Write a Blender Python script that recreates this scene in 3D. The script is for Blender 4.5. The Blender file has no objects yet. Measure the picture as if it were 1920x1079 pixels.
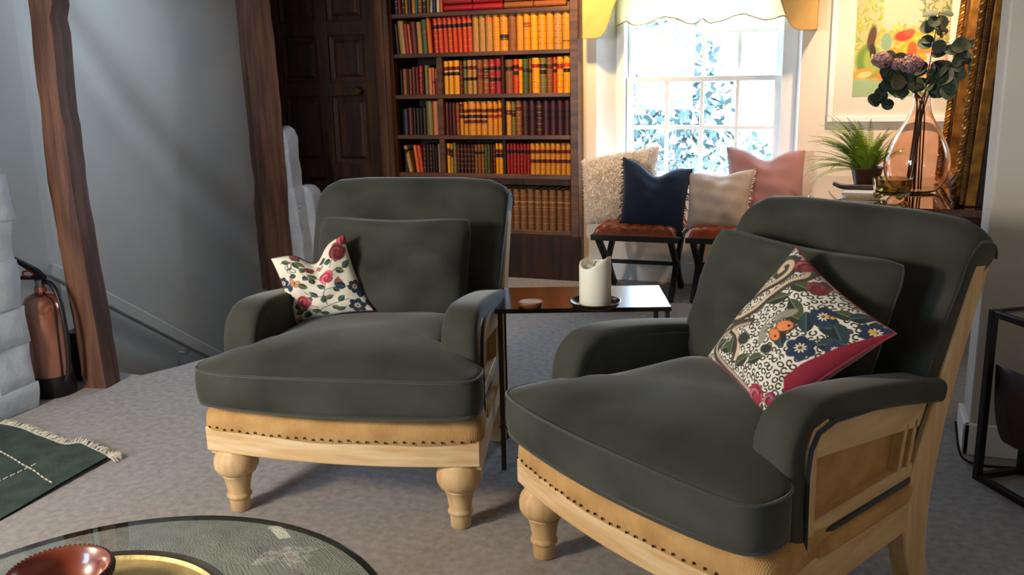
import bpy, math, random
import numpy as np
from mathutils import Vector, Matrix
random.seed(7); rng = np.random.default_rng(7)
C = bpy.context.scene.collection
S = bpy.context.scene
PI = math.pi

# ------------------------------------------------------------------ camera
CAM_H = 1.3
R_ = np.array([[0.9365, 0.0598, -0.3456], [0.35, -0.2222, 0.91], [-0.0224, -0.9732, -0.2291]])
_u, _s, _vt = np.linalg.svd(R_); R_ = _u @ _vt
cam = bpy.data.cameras.new('camera'); cam_o = bpy.data.objects.new('camera', cam); C.objects.link(cam_o)
mw = Matrix.Identity(4)
for i in range(3):
    mw[i][0] = R_[i][0]; mw[i][1] = -R_[i][1]; mw[i][2] = -R_[i][2]
mw[2][3] = CAM_H
cam_o.matrix_world = mw
cam.sensor_width = 36.0; cam.lens = 1718.4 / 1920 * 36.0; cam.clip_start = 0.02
S.camera = cam_o

# ------------------------------------------------------------------ world, daylight, exposure
S.view_settings.view_transform = 'Standard'; S.view_settings.look = 'None'
S.view_settings.gamma = 1.0; S.view_settings.use_curve_mapping = False
S.view_settings.exposure = 0.12
W = bpy.data.worlds.new('sky'); S.world = W; W.use_nodes = True
bg = W.node_tree.nodes['Background']
bg.inputs[0].default_value = (0.54, 0.75, 1.0, 1); bg.inputs[1].default_value = 24.0

def area(name, loc, target, sx, sy, energy, col, portal=False, spread=PI):
    l = bpy.data.lights.new(name, 'AREA'); l.shape = 'RECTANGLE'; l.size = sx; l.size_y = sy
    l.energy = energy; l.color = col; l.spread = spread
    if portal: l.cycles.is_portal = True
    o = bpy.data.objects.new(name, l); C.objects.link(o); o.location = loc
    o.rotation_euler = (Vector(target) - Vector(loc)).to_track_quat('-Z', 'Y').to_euler()
    return o
def spot(name, loc, target, energy, col, angle=80, blend=0.8, r=0.04):
    l = bpy.data.lights.new(name, 'SPOT'); l.energy = energy; l.color = col
    l.spot_size = math.radians(angle); l.spot_blend = blend; l.shadow_soft_size = r
    o = bpy.data.objects.new(name, l); C.objects.link(o); o.location = loc
    o.rotation_euler = (Vector(target) - Vector(loc)).to_track_quat('-Z', 'Y').to_euler()
    return o
area('window_daylight', (-0.93, 5.82, 1.22), (-0.93, 0, 1.22), 1.1, 1.3, 1, (1, 1, 1), portal=True)
area('assumed_window_daylight', (-2.55, -1.28, 1.35), (-2.55, 5, 1.35), .8, 1.2, 1, (1, 1, 1), portal=True)  # assumed window behind the camera, out of view
WARM = (1.0, 0.68, 0.42)
area('stairwell_fill_daylight', (-3.0, 3.85, 2.42), (-3.0, 3.85, 0), .50, .52, 1, (1, 1, 1), portal=True)  # added overhead opening, brightens the stairwell wall
spot('assumed_lamp_bookcase', (-1.5, 4.75, 2.2), (-1.75, 5.5, 1.45), 110, (1.0, 0.62, 0.26), 95, 1.0, 0.05)  # assumed source for the warm light on the bookcase; no fixture built
spot('assumed_lamp_corner', (0.12, 4.80, 2.2), (0.22, 5.4, 1.05), 125, WARM, 92, 1.0, 0.06)  # assumed out-of-view lamp, warms the wall right of the window
area('assumed_warm_light', (-2.55, .05, 1.5), (-1.1, 2.4, .4), .4, .4, 62, (1.0, 0.80, 0.58))  # bare area light for an assumed warm source left of view; no lamp modelled

# ------------------------------------------------------------------ mesh helpers
class M:
    def __init__(s): s.v = []; s.f = []
    def add(s, vs, fs):
        o = len(s.v); s.v += [tuple(map(float, p)) for p in vs]; s.f += [tuple(i + o for i in f) for f in fs]; return s
    def box(s, c, d, rz=0.0, mat=None):
        hx, hy, hz = d[0] / 2, d[1] / 2, d[2] / 2
        vs = [(x, y, z) for z in (-hz, hz) for y in (-hy, hy) for x in (-hx, hx)]
        if mat is not None: vs = [tuple(mat @ Vector(p)) for p in vs]
        cs, sn = math.cos(rz), math.sin(rz)
        vs = [(c[0] + cs * x - sn * y, c[1] + sn * x + cs * y, c[2] + z) for x, y, z in vs]
        return s.add(vs, [(0, 2, 3, 1), (4, 5, 7, 6), (0, 1, 5, 4), (2, 6, 7, 3), (0, 4, 6, 2), (1, 3, 7, 5)])
    def bx(s, x0, x1, y0, y1, z0, z1):
        return s.box(((x0 + x1) / 2, (y0 + y1) / 2, (z0 + z1) / 2), (x1 - x0, y1 - y0, z1 - z0))
    def prism(s, poly, t0, t1, axis):
        n = len(poly)
        def P(a, b, t): return {'x': (t, a, b), 'y': (a, t, b), 'z': (a, b, t)}[axis]
        vs = [P(a, b, t0) for a, b in poly] + [P(a, b, t1) for a, b in poly]
        return s.add(vs, [tuple(range(n))[::-1], tuple(range(n, 2 * n))] + [(i, (i + 1) % n, n + (i + 1) % n, n + i) for i in range(n)])
    def lathe(s, prof, n=24, c=(0, 0, 0), close=True):
        vs = []; fs = []; k = len(prof)
        for i in range(n):
            a = 2 * PI * i / n
            for r, z in prof: vs.append((c[0] + r * math.cos(a), c[1] + r * math.sin(a), c[2] + z))
        for i in range(n):
            j = (i + 1) % n
            for q in range(k - 1): fs.append((i * k + q, j * k + q, j * k + q + 1, i * k + q + 1))
        if close:
            if prof[0][0] > 1e-5: fs.append(tuple(i * k for i in range(n))[::-1])
            if prof[-1][0] > 1e-5: fs.append(tuple(i * k + k - 1 for i in range(n)))
        return s.add(vs, fs)
    def tube(s, path, r, n=8, closed=False, flat=1.0):
        P = [Vector(p) for p in path]; k = len(P)
        rad = np.interp(np.linspace(0, 1, k), np.linspace(0, 1, len(r)), r) if hasattr(r, '__len__') else [r] * k
        up = Vector((0, 0, 1)); vs = []; fs = []; prev = None
        for i in range(k):
            if closed: t = P[(i + 1) % k] - P[i - 1]
            else: t = P[min(i + 1, k - 1)] - P[max(i - 1, 0)]
            t = t.normalized() if t.length > 1e-9 else Vector((0, 0, 1))
            if prev is None:
                a = up if abs(t.dot(up)) < .9 else Vector((1, 0, 0))
                nrm = (a - t * a.dot(t)).normalized()
            else:
                nrm = prev - t * prev.dot(t); nrm = nrm.normalized() if nrm.length > 1e-6 else prev
            prev = nrm; b = t.cross(nrm)
            for j in range(n):
                an = 2 * PI * j / n
                vs.append(tuple(P[i] + (nrm * math.cos(an) * flat + b * math.sin(an)) * rad[i]))
        for i in range(k if closed else k - 1):
            i2 = (i + 1) % k
            for j in range(n): fs.append((i * n + j, i * n + (j + 1) % n, i2 * n + (j + 1) % n, i2 * n + j))
        if not closed: fs += [tuple(range(n))[::-1], tuple(range((k - 1) * n, k * n))]
        return s.add(vs, fs)
    def grid(s, fn, nu, nv, cu=False, cv=False):
        vs = [fn(i / (nu if cu else nu - 1), j / (nv if cv else nv - 1)) for i in range(nu) for j in range(nv)]
        fs = []
        for i in range(nu if cu else nu - 1):
            for j in range(nv if cv else nv - 1):
                i2 = (i + 1) % nu; j2 = (j + 1) % nv
                fs.append((i * nv + j, i2 * nv + j, i2 * nv + j2, i * nv + j2))
        return s.add(vs, fs)
    def loft(s, rings, cap=True):
        n = len(rings[0]); vs = [p for r in rings for p in r]; fs = []
        for k in range(len(rings) - 1):
            for i in range(n):
                j = (i + 1) % n; fs.append((k * n + i, k * n + j, (k + 1) * n + j, (k + 1) * n + i))
        if cap: fs += [tuple(range(n))[::-1], tuple(range((len(rings) - 1) * n, len(rings) * n))]
        return s.add(vs, fs)

def mesh(name, m, smooth=False, angle=40):
    me = bpy.data.meshes.new(name); me.from_pydata(m.v, [], m.f); me.update()
    import bmesh
    b = bmesh.new(); b.from_mesh(me); bmesh.ops.recalc_face_normals(b, faces=b.faces); b.to_mesh(me); b.free()
    if smooth:
        me.polygons.foreach_set('use_smooth', [True] * len(me.polygons))
        if angle < 180: me.set_sharp_from_angle(angle=math.radians(angle))
    return me
def obj(name, m, mat, parent=None, smooth=False, angle=40, bevel=0.0, loc=None, rot=None, seg=2, kind=None):
    me = m if isinstance(m, bpy.types.Mesh) else mesh(name, m, smooth or bevel > 0, angle)
    o = bpy.data.objects.new(name, me); C.objects.link(o)
    if mat is not None and not me.materials: me.materials.append(mat)
    elif mat is not None and me.materials[0] is not mat:
        o.material_slots[0].link = 'OBJECT'; o.material_slots[0].material = mat
    if parent is not None: o.parent = parent
    if loc is not None: o.location = loc
    if rot is not None: o.rotation_euler = rot
    if bevel > 0:
        bv = o.modifiers.new('bevel', 'BEVEL'); bv.width = bevel; bv.segments = seg; bv.limit_method = 'ANGLE'; bv.angle_limit = math.radians(35)
    if kind: o['kind'] = kind
    return o
def tag(o, label, cat, group=None):
    o['label'] = label; o['category'] = cat
    if group: o['group'] = group
    return o
def thing(name, label, cat, loc=(0, 0, 0), rz=0.0, group=None):
    o = bpy.data.objects.new(name, None); C.objects.link(o); o.empty_display_size = 0.05
    o.location = loc; o.rotation_euler = (0, 0, rz)
    return tag(o, label, cat, group)
def struct(name, m, mat, **k): return obj(name, m, mat, kind='structure', **k)
def copy_tree(o, parent=None):
    c = o.copy(); C.objects.link(c); c.parent = parent
    for ch in list(o.children): copy_tree(ch, c)
    return c
def chaikin(p, n=2):
    for _ in range(n):
        q = []
        for i in range(len(p)):
            a = np.array(p[i], float); b = np.array(p[(i + 1) % len(p)], float)
            q += [tuple(.75 * a + .25 * b), tuple(.25 * a + .75 * b)]
        p = q
    return p
def smooth_path(p, n=2):
    for _ in range(n):
        q = [p[0]]
        for i in range(len(p) - 1):
            a = np.array(p[i], float); b = np.array(p[i + 1], float)
            q += [tuple(.75 * a + .25 * b), tuple(.25 * a + .75 * b)]
        p = q + [p[-1]]
    return p
def resample(p, n, closed=True):
    P = np.array(list(p) + ([p[0]] if closed else []), float)
    d = np.r_[0, np.cumsum(np.linalg.norm(np.diff(P, axis=0), axis=1))]
    t = np.linspace(0, d[-1], n + 1)[:-1] if closed else np.linspace(0, d[-1], n)
    return np.stack([np.interp(t, d, P[:, i]) for i in range(P.shape[1])], 1)

# ------------------------------------------------------------------ materials
def lin(c):
    c = np.array(c, float) / 255.0
    return tuple(np.where(c <= .04045, c / 12.92, ((c + .055) / 1.055) ** 2.4))
def base_mat(name):
    m = bpy.data.materials.new(name); m.use_nodes = True
    nt = m.node_tree; return m, nt, nt.nodes['Principled BSDF']
def pm(name, col, rough=.6, metal=0.0, var=0.0, scale=8.0, bump=0.0, bscale=60.0, coat=0.0, sheen=0.0, spec=.5, stretch=(1, 1, 1), trans=0.0, ior=1.45, dist=0.002, var_col=None, detail=4):
    m, nt, p = base_mat(name); c = lin(col)
    p.inputs['Roughness'].default_value = rough; p.inputs['Metallic'].default_value = metal
    p.inputs['Coat Weight'].default_value = coat; p.inputs['Sheen Weight'].default_value = sheen
    p.inputs['Specular IOR Level'].default_value = spec; p.inputs['Transmission Weight'].default_value = trans
    p.inputs['IOR'].default_value = ior
    p.inputs['Base Color'].default_value = (*c, 1)
    tc = nt.nodes.new('ShaderNodeTexCoord'); mp = nt.nodes.new('ShaderNodeMapping'); mp.inputs['Scale'].default_value = stretch
    nt.links.new(tc.outputs['Object'], mp.inputs[0])
    if var > 0:
        n = nt.nodes.new('ShaderNodeTexNoise'); n.inputs['Scale'].default_value = scale; n.inputs['Detail'].default_value = detail
        nt.links.new(mp.outputs[0], n.inputs[0])
        mx = nt.nodes.new('ShaderNodeMix'); mx.data_type = 'RGBA'
        c2 = lin(var_col) if var_col is not None else tuple(x * (1 - var) for x in c)
        c1 = c if var_col is not None else tuple(min(1, x * (1 + var * .6)) for x in c)
        mx.inputs['A'].default_value = (*c1, 1); mx.inputs['B'].default_value = (*c2, 1)
        rp = nt.nodes.new('ShaderNodeMapRange'); rp.inputs[1].default_value = .35; rp.inputs[2].default_value = .65
        nt.links.new(n.outputs[0], rp.inputs[0]); nt.links.new(rp.outputs[0], mx.inputs['Factor'])
        nt.links.new(mx.outputs['Result'], p.inputs['Base Color'])
    if bump > 0:
        n = nt.nodes.new('ShaderNodeTexNoise'); n.inputs['Scale'].default_value = bscale; n.inputs['Detail'].default_value = 5
        nt.links.new(mp.outputs[0], n.inputs[0])
        b = nt.nodes.new('ShaderNodeBump'); b.inputs['Strength'].default_value = bump; b.inputs['Distance'].default_value = dist
        nt.links.new(n.outputs[0], b.inputs['Height']); nt.links.new(b.outputs[0], p.inputs['Normal'])
    return m
def attr_mat(name, rough=.8, bump=.3, bscale=400, sheen=.2):
    m, nt, p = base_mat(name)
    a = nt.nodes.new('ShaderNodeAttribute'); a.attribute_name = 'Col'
    nt.links.new(a.outputs['Color'], p.inputs['Base Color'])
    p.inputs['Roughness'].default_value = rough; p.inputs['Sheen Weight'].default_value = sheen
    tc = nt.nodes.new('ShaderNodeTexCoord'); n = nt.nodes.new('ShaderNodeTexNoise'); n.inputs['Scale'].default_value = bscale
    nt.links.new(tc.outputs['Object'], n.inputs[0]); b = nt.nodes.new('ShaderNodeBump'); b.inputs['Strength'].default_value = bump; b.inputs['Distance'].default_value = .001
    nt.links.new(n.outputs[0], b.inputs['Height']); nt.links.new(b.outputs[0], p.inputs['Normal'])
    return m
def glass_mat(name, col, rough=0.0, ior=1.45):
    m, nt, p = base_mat(name); p.inputs['Base Color'].default_value = (*col, 1)
    p.inputs['Transmission Weight'].default_value = 1; p.inputs['Roughness'].default_value = rough; p.inputs['IOR'].default_value = ior
    return m
def pane_mat(name, tint=(1, 1, 1), refl=.08):
    m = bpy.data.materials.new(name); m.use_nodes = True; nt = m.node_tree; nt.nodes.clear()
    o = nt.nodes.new('ShaderNodeOutputMaterial'); t = nt.nodes.new('ShaderNodeBsdfTransparent'); t.inputs[0].default_value = (*tint, 1)
    g = nt.nodes.new('ShaderNodeBsdfGlossy'); g.inputs['Roughness'].default_value = .02
    lw = nt.nodes.new('ShaderNodeLayerWeight'); lw.inputs[0].default_value = .5
    pw = nt.nodes.new('ShaderNodeMath'); pw.operation = 'POWER'; pw.inputs[1].default_value = 4.0; nt.links.new(lw.outputs['Facing'], pw.inputs[0])
    f = nt.nodes.new('ShaderNodeMath'); f.operation = 'MULTIPLY_ADD'; f.inputs[1].default_value = .7; f.inputs[2].default_value = .035; nt.links.new(pw.outputs[0], f.inputs[0])
    x = nt.nodes.new('ShaderNodeMixShader'); nt.links.new(f.outputs[0], x.inputs[0]); nt.links.new(t.outputs[0], x.inputs[1]); nt.links.new(g.outputs[0], x.inputs[2]); nt.links.new(x.outputs[0], o.inputs[0])
    return m

MT = {}
MT['velvet'] = pm('velvet', (62, 63, 55), .85, var=.4, scale=4, bump=.15, bscale=300, sheen=.3, spec=.2)
p_ = MT['velvet'].node_tree.nodes['Principled BSDF']; p_.inputs['Sheen Roughness'].default_value = .35; p_.inputs['Sheen Tint'].default_value = (.9, .92, .88, 1)
MT['velvet_edge'] = pm('velvet_edge', (56, 57, 50), .8, sheen=.5, spec=.2)
MT['velvet_trim'] = pm('velvet_trim', (38, 44, 50), .85, sheen=.3, spec=.2)
MT['pale_wood'] = pm('pale_wood', (222, 194, 150), .55, var=.5, scale=5, stretch=(.8, 6, 9), var_col=(202, 164, 112), bump=.1, bscale=40)
MT['pale_wood_v'] = pm('pale_wood_v', (214, 184, 138), .55, var=.5, scale=5, stretch=(8, 8, .8), var_col=(196, 158, 108), bump=.1, bscale=40)
MT['pale_wood_side'] = pm('pale_wood_side', (214, 184, 138), .55, var=.5, scale=5, stretch=(8, .8, 8), var_col=(196, 158, 108), bump=.1, bscale=40)
def burlap_mat():
    m = pm('burlap', (194, 154, 100), .95, var=.4, scale=14, var_col=(172, 132, 82), spec=.1)
    nt = m.node_tree; p = nt.nodes['Principled BSDF']; tc = nt.nodes.new('ShaderNodeTexCoord')
    w = []
    for d in ('X', 'DIAGONAL'):
        t = nt.nodes.new('ShaderNodeTexWave'); t.bands_direction = d; t.inputs['Scale'].default_value = 75; t.inputs['Distortion'].default_value = 1.0
        nt.links.new(tc.outputs['Object'], t.inputs[0]); w.append(t)
    a = nt.nodes.new('ShaderNodeMath'); a.operation = 'ADD'; nt.links.new(w[0].outputs['Fac'], a.inputs[0]); nt.links.new(w[1].outputs['Fac'], a.inputs[1])
    b = nt.nodes.new('ShaderNodeBump'); b.inputs['Strength'].default_value = .35; b.inputs['Distance'].default_value = .002
    nt.links.new(a.outputs[0], b.inputs['Height']); nt.links.new(b.outputs[0], p.inputs['Normal'])
    return m
MT['burlap'] = burlap_mat()
MT['nail'] = pm('nail', (60, 44, 30), .4, metal=.8)
MT['oak_dark'] = pm('oak_dark', (58, 29, 14), .5, var=.6, scale=4, stretch=(7, 7, .7), var_col=(30, 15, 8), bump=.15, bscale=25, coat=.0, spec=.25)
MT['oak_shelf'] = pm('oak_shelf', (98, 58, 26), .4, var=.6, scale=4, stretch=(.7, 7, 7), var_col=(58, 32, 14), bump=.12, bscale=30, coat=.15)
MT['oak_mid'] = pm('oak_mid', (92, 56, 32), .5, var=.6, scale=4, stretch=(7, 7, .5), var_col=(60, 34, 18), bump=.12, bscale=30, spec=.3)
MT['oak_back'] = pm('oak_back', (30, 17, 10), .7, var=.3, scale=4)
MT['beam'] = pm('beam', (112, 74, 52), .6, var=.6, scale=5, stretch=(5, 5, .5), var_col=(72, 42, 28), bump=.5, bscale=22, dist=.006)
MT['wall_back'] = pm('wall_back', (236, 222, 205), .8, var=.04, scale=3, bump=.08, bscale=12)
MT['wall_grey'] = pm('wall_grey', (204, 198, 188), .85, var=.06, scale=2.5, bump=.12, bscale=9, dist=.004)
MT['white_paint'] = pm('white_paint', (240, 240, 238), .4, var=.03, scale=5)
MT['white_brick'] = pm('white_brick', (196, 202, 208), .75, var=.1, scale=9, bump=.6, bscale=28, dist=.006)
MT['plaster'] = pm('plaster', (176, 174, 174), .9, var=.1, scale=12, bump=.8, bscale=60, dist=.006)
MT['carpet'] = pm('carpet', (160, 153, 148), .95, var=.22, scale=38, bump=1.0, bscale=420, dist=.004, sheen=.25, spec=.1, detail=8)
MT['ceiling'] = pm('ceiling', (150, 142, 130), .9)
MT['black_iron'] = pm('black_iron', (24, 20, 20), .45, var=.3, scale=12)
MT['bronze'] = pm('bronze', (62, 50, 42), .2, metal=.85, var=.25, scale=6, bump=.03, bscale=90)
MT['bronze_leg'] = pm('bronze_leg', (66, 50, 38), .4, metal=.6, var=.2, scale=10)
# ------------------------------------------------------------------ setting
YB = 5.56                       # window wall plane
poly = [(1.3, -1.3), (1.3, 5.75), (-3.46, 5.75), (-3.46, 4.70), (-3.3, 4.70), (-2.84, 4.4), (-2.84, 3.47), (-2.90, 3.28), (-2.98, 3.10), (-3.2, 3.11), (-4.4, 3.15), (-4.4, -1.3)]
struct('floor', M().prism(poly, -.22, 0, 'z'), MT['carpet'])
struct('ceiling', M().bx(-4.7, -3.35, -1.4, 5.9, 2.3, 2.4).bx(-2.65, 1.4, -1.4, 5.9, 2.3, 2.4).bx(-3.35, -2.65, -1.4, 3.59, 2.3, 2.4).bx(-3.35, -2.65, 4.11, 5.9, 2.3, 2.4).bx(-3.35, -3.25, 3.59, 4.11, 2.3, 2.4).bx(-2.75, -2.65, 3.59, 4.11, 2.3, 2.4), MT['ceiling'])  # gap above the stairwell is an added opening for extra light
# window wall: pieces around the opening, splayed reveals
w = M()
w.bx(-1.612, -1.53, YB, YB + .3, -.2, 2.3); w.bx(-.335, .9, YB, YB + .3, -.2, 2.3)
w.bx(-1.53, -.335, YB, YB + .3, -.2, .58); w.bx(-1.53, -.335, YB, YB + .3, 1.86, 2.3)
w.bx(-4.4, -1.55, 5.86, 5.95, -2.6, 2.3)
struct('wall_back', w, MT['wall_back'])
struct('baseboard_back', M().bx(-1.6, -.25, YB - .018, YB, 0, .13), MT['white_paint'], bevel=.004)
# right side: recess wall behind the mirror, projecting pier, side wall
struct('wall_right', M().bx(.70, .86, 3.40, YB + .1, 0, 2.3).bx(1.2, 1.34, -1.4, 3.3, 0, 2.3), MT['wall_grey'])
struct('wall_pier', M().prism([(.405, 3.26), (1.3, 3.26), (1.3, 3.46), (.405, 3.46)], 0, 2.3, 'z'), MT['wall_grey'], bevel=.008)
struct('baseboard_right', M().bx(.388, 1.2, 3.243, 3.262, 0, .11).bx(.388, .407, 3.243, 3.46, 0, .11), MT['white_paint'], bevel=.004)
# wall behind the camera, with an assumed window opening that lights the near half
w = M(); w.bx(-4.5, -2.95, -1.4, -1.3, 0, 2.3); w.bx(-2.15, 1.34, -1.4, -1.3, 0, 2.3); w.bx(-2.95, -2.15, -1.4, -1.3, 0, .75); w.bx(-2.95, -2.15, -1.4, -1.3, 1.95, 2.3)
struct('wall_front', w, MT['wall_grey'])
# stairwell walls (surface stepped along a curve to imitate a soft diagonal shadow)
crv = np.array([(3.55, 2.1), (3.787, 1.709), (4.159, 1.247), (4.497, .892), (5.159, .368), (5.6, .05)])
def stair(u, v):
    y = 3.46 + u * 2.45; z = -2.7 + v * 5.0
    zc = np.interp(y, crv[:, 0], crv[:, 1]); d = (z - zc) * .72
    x = -3.85 + .035 * math.tanh(d / .07) + .018 * math.exp(-((d + .2) / .09) ** 2) + .008 * math.sin(3 * y + 2 * z)
    return (x, y, z)
struct('wall_left', M().grid(stair, 90, 160), MT['wall_grey'], smooth=True, angle=180)
struct('wall_stair_return', M().prism([(-3.83, 3.50), (-3.835, 3.455), (-4.17, 2.2), (-4.3, 2.2), (-3.95, 3.52)], -2.7, 2.3, 'z').bx(-4.6, -4.4, -1.4, 3.5, -2.7, 2.3).bx(-4.6, -3.8, 5.80, 5.9, -2.7, 2.3), MT['wall_grey'])
struct('wall_stair_below', M().bx(-4.5, -2.80, 3.0, 3.06, -2.7, -.2).bx(-2.86, -2.80, 3.0, 5.9, -2.7, -.2), MT['wall_grey'])
# stair treads going down
st = M()
for i in range(8): st.bx(-3.82, -2.88, 3.2 + i * .24, 3.2 + (i + 1) * .24 + .02, -1.25 - i * .19, -1.05 - i * .19)
st.bx(-4.6, -2.8, 2.9, 6.0, -2.75, -2.65)
struct('floor_stair', st, MT['carpet'])
# white-painted masonry wall end at the left, block by block
wl = struct('wall_brick', M().bx(-3.42, -3.135, -.6, 2.60, 0, 2.3), MT['white_brick'])
z = 0.0; k = 0; hs = [.11, .17, .15, .19, .16, .18, .15, .2, .17, .18, .16, .18, .2]
for h in hs:
    if z > 2.25: break
    y = 2.645 + rng.uniform(-.012, .012); first = True
    while y > 1.35:
        L = rng.uniform(.22, .36) * (.6 if first and k % 2 else 1); first = False
        b = M(); x1 = -3.095 + rng.uniform(-.005, .005)
        def blk(u, v):
            a = 2 * PI * v
            return None
        n = 7
        vs = []; fs = []
        ph = rng.uniform(0, 6, 4)
        for i in range(n):
            for j in range(n):
                yy = y - L * i / (n - 1); zz = z + h * j / (n - 1)
                e = min(i, n - 1 - i, j, n - 1 - j)
                dx = -.009 if e == 0 else (-.001 if e == 1 else 0)
                wob = .006 * math.sin(9 * yy + ph[0] + 7 * zz) + .004 * math.sin(23 * yy + ph[1]) + .004 * math.sin(31 * zz + ph[2])
                vs.append((x1 + dx + wob, yy + (.008 * math.sin(19 * zz + ph[3]) if i == 0 else 0), zz + .002 * math.sin(20 * yy)))
        for i in range(n - 1):
            for j in range(n - 1): fs.append((i * n + j, (i + 1) * n + j, (i + 1) * n + j + 1, i * n + j + 1))
        per = [i * n for i in range(n)] + [(n - 1) * n + j for j in range(1, n)] + [i * n + n - 1 for i in range(n - 2, -1, -1)] + [j for j in range(n - 2, 0, -1)]
        o0 = len(vs)
        for q in per: vs.append((-3.30, vs[q][1], vs[q][2]))
        for i in range(len(per)): fs.append((per[i], per[(i + 1) % len(per)], o0 + (i + 1) % len(per), o0 + i))
        obj('brick', b.add(vs, fs), MT['white_brick'], wl, smooth=True, angle=60)
        y -= L + .004
    z += h; k += 1

# timber posts
def timber(name, path, wx, wy, rz, label, seed, n=44, chips=()):
    r = np.random.default_rng(seed); path = np.array(path, float)
    t = np.linspace(path[0][2], path[-1][2], n); rings = []
    sec = [(-1, -1), (-.3, -1.06), (.4, -.98), (1, -.92), (1.04, -.2), (.97, .5), (.9, 1), (.1, 1.03), (-.95, .97), (-1.05, .1)]
    off = r.normal(0, .035, (n, len(sec))); off = (off + np.roll(off, 1, 0) + np.roll(off, -1, 0)) / 2
    c, s = math.cos(rz), math.sin(rz)
    for i, zz in enumerate(t):
        x = np.interp(zz, path[:, 2], path[:, 0]); y = np.interp(zz, path[:, 2], path[:, 1]); ring = []
        for j, (a, b) in enumerate(sec):
            kx = wx * (1 + off[i, j]); ky = wy * (1 + off[i, j])
            for z0, z1, side, dep in chips:
                if z0 < zz < z1 and a * side > .8: kx -= dep
            ring.append((x + c * a * kx - s * b * ky, y + s * a * kx + c * b * ky, zz))
        rings.append(ring)
    return obj(name, M().loft(rings), MT['beam'], smooth=True, angle=35)
p = timber('timber_post', [(-3.056, 2.95, 0), (-3.075, 2.95, .35), (-3.10, 2.95, .9), (-3.09, 2.95, 1.3), (-3.075, 2.95, 1.62), (-3.06, 2.95, 2.3)], .053, .055, .12, '', 3, chips=[(1.15, 1.5, 1, .012), (1.5, 1.56, 1, .02)])
tag(p, 'weathered brown timber post standing beside the copper fire extinguisher', 'post')
p = timber('timber_post', [(-3.40, 4.78, 0), (-3.405, 4.78, .5), (-3.40, 4.78, 1.0), (-3.41, 4.78, 1.6), (-3.41, 4.78, 2.3)], .060, .085, -.55, '', 11, chips=[(.55, .7, -1, .018), (.0, .38, -1, .006)])
tag(p, 'dark timber post with rough plaster edge behind left armchair', 'post')
# chipped plaster remnant beside that post
def remnant(pts, y0, y1, seed):
    r = np.random.default_rng(seed); m = M(); n = len(pts)
    a = [(x + r.normal(0, .004), y0 + r.normal(0, .006), z) for x, z in pts]; b = [(x + .015 + r.normal(0, .004), y1, z) for x, z in pts]
    return m.add(a + b, [tuple(range(n))[::-1], tuple(range(n, 2 * n))] + [(i, (i + 1) % n, n + (i + 1) % n, n + i) for i in range(n)])
DX = -.05
pts = [(-3.42, 0), (-3.19, 0), (-3.185, .12), (-3.195, .2), (-3.19, .3), (-3.21, .42), (-3.205, .5), (-3.225, .62), (-3.235, .65), (-3.235, .74), (-3.25, .82), (-3.25, .95), (-3.265, 1.0), (-3.30, 1.02), (-3.42, 1.02)]
pts = [(a + (DX if a > -3.4 else 0), b * .985) for a, b in pts]
struct('trim_1', remnant(pts, 4.84, 4.95, 2), MT['plaster'], bevel=.012, seg=3)
struct('trim_2', remnant([(-3.4, 0), (-3.20, 0), (-3.20, .3), (-3.195, .5), (-3.22, .60), (-3.26, .63), (-3.4, .63)], 4.93, 5.05, 5), MT['plaster'], bevel=.02, seg=3)
struct('trim_3', M().bx(-3.20, -2.93, 5.02, 5.47, 0, .235).bx(-3.86, -3.18, 5.32, 5.47, 0, .235), MT['carpet'], bevel=.03, seg=3)   # carpeted step under the panelled door
# handrail on the stairwell wall
t = thing('handrail', 'grey painted handrail sloping down the stairwell wall', 'handrail', (0, 0, 0))
a = Vector((-3.775, 3.40, .385)); b = Vector((-3.775, 5.3, -.93)); d = (b - a)
mt = d.to_track_quat('X', 'Z').to_matrix()
obj('rail', M().box((a + b) / 2, (d.length, .045, .075), 0, mt), MT['wall_grey'], t, bevel=.012, seg=3)
for f in (.12, .5, .85):
    q = a + d * f; obj('bracket', M().tube([q + Vector((0, 0, -.03)), q + Vector((-.03, 0, -.07)), q + Vector((-.09, 0, -.07))], .009), MT['wall_grey'], t, smooth=True)

# panelled oak door/cupboard left of the bookcase
YF = 5.448
dr = struct('door_1', M().bx(-3.86, -2.94, YF + .02, YF + .10, .235, 2.3), MT['oak_dark'])
def panel(x0, x1, z0, z1, name='panel'):
    m = M(); y = YF + .02
    o = [(x0, z0), (x1, z0), (x1, z1), (x0, z1)]; rings = []
    for ins, dy in ((0, 0), (.0, -.006), (.03, .0), (.05, -.012), (.06, -.014)):
        rings.append([(x0 + ins, y + dy, z0 + ins), (x1 - ins, y + dy, z0 + ins), (x1 - ins, y + dy, z1 - ins), (x0 + ins, y + dy, z1 - ins)])
    return obj(name, m.loft(rings), MT['oak_dark'], dr)
for x0, x1 in ((-3.70, -3.42), (-3.33, -3.06)):
    for z0, z1 in ((.33, .62), (.72, 1.17), (1.26, 1.56), (1.65, 2.2)): panel(x0, x1, z0, z1)
for z0, z1 in ((.235, .33), (.62, .72), (1.17, 1.26), (1.56, 1.65), (2.2, 2.3)):
    obj('door_rail', M().bx(-3.78, -2.98, YF - .002, YF + .02, z0, z1), MT['oak_dark'], dr, bevel=.004)
for x0, x1 in ((-3.80, -3.70), (-3.42, -3.33), (-3.06, -2.96)):
    obj('door_stile', M().bx(x0, x1, YF - .004, YF + .02, .235, 2.3), MT['oak_dark'], dr, bevel=.004)
obj('door_knob', M().lathe([(0, -.05), (.02, -.05), (.027, -.035), (.02, -.018), (.008, -.012), (.008, 0)], 16), pm('knob_brass', (120, 84, 40), .3, metal=1), dr, smooth=True, loc=(-3.10, YF - .012, 1.2), rot=(-PI / 2, 0, 0))
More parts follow.
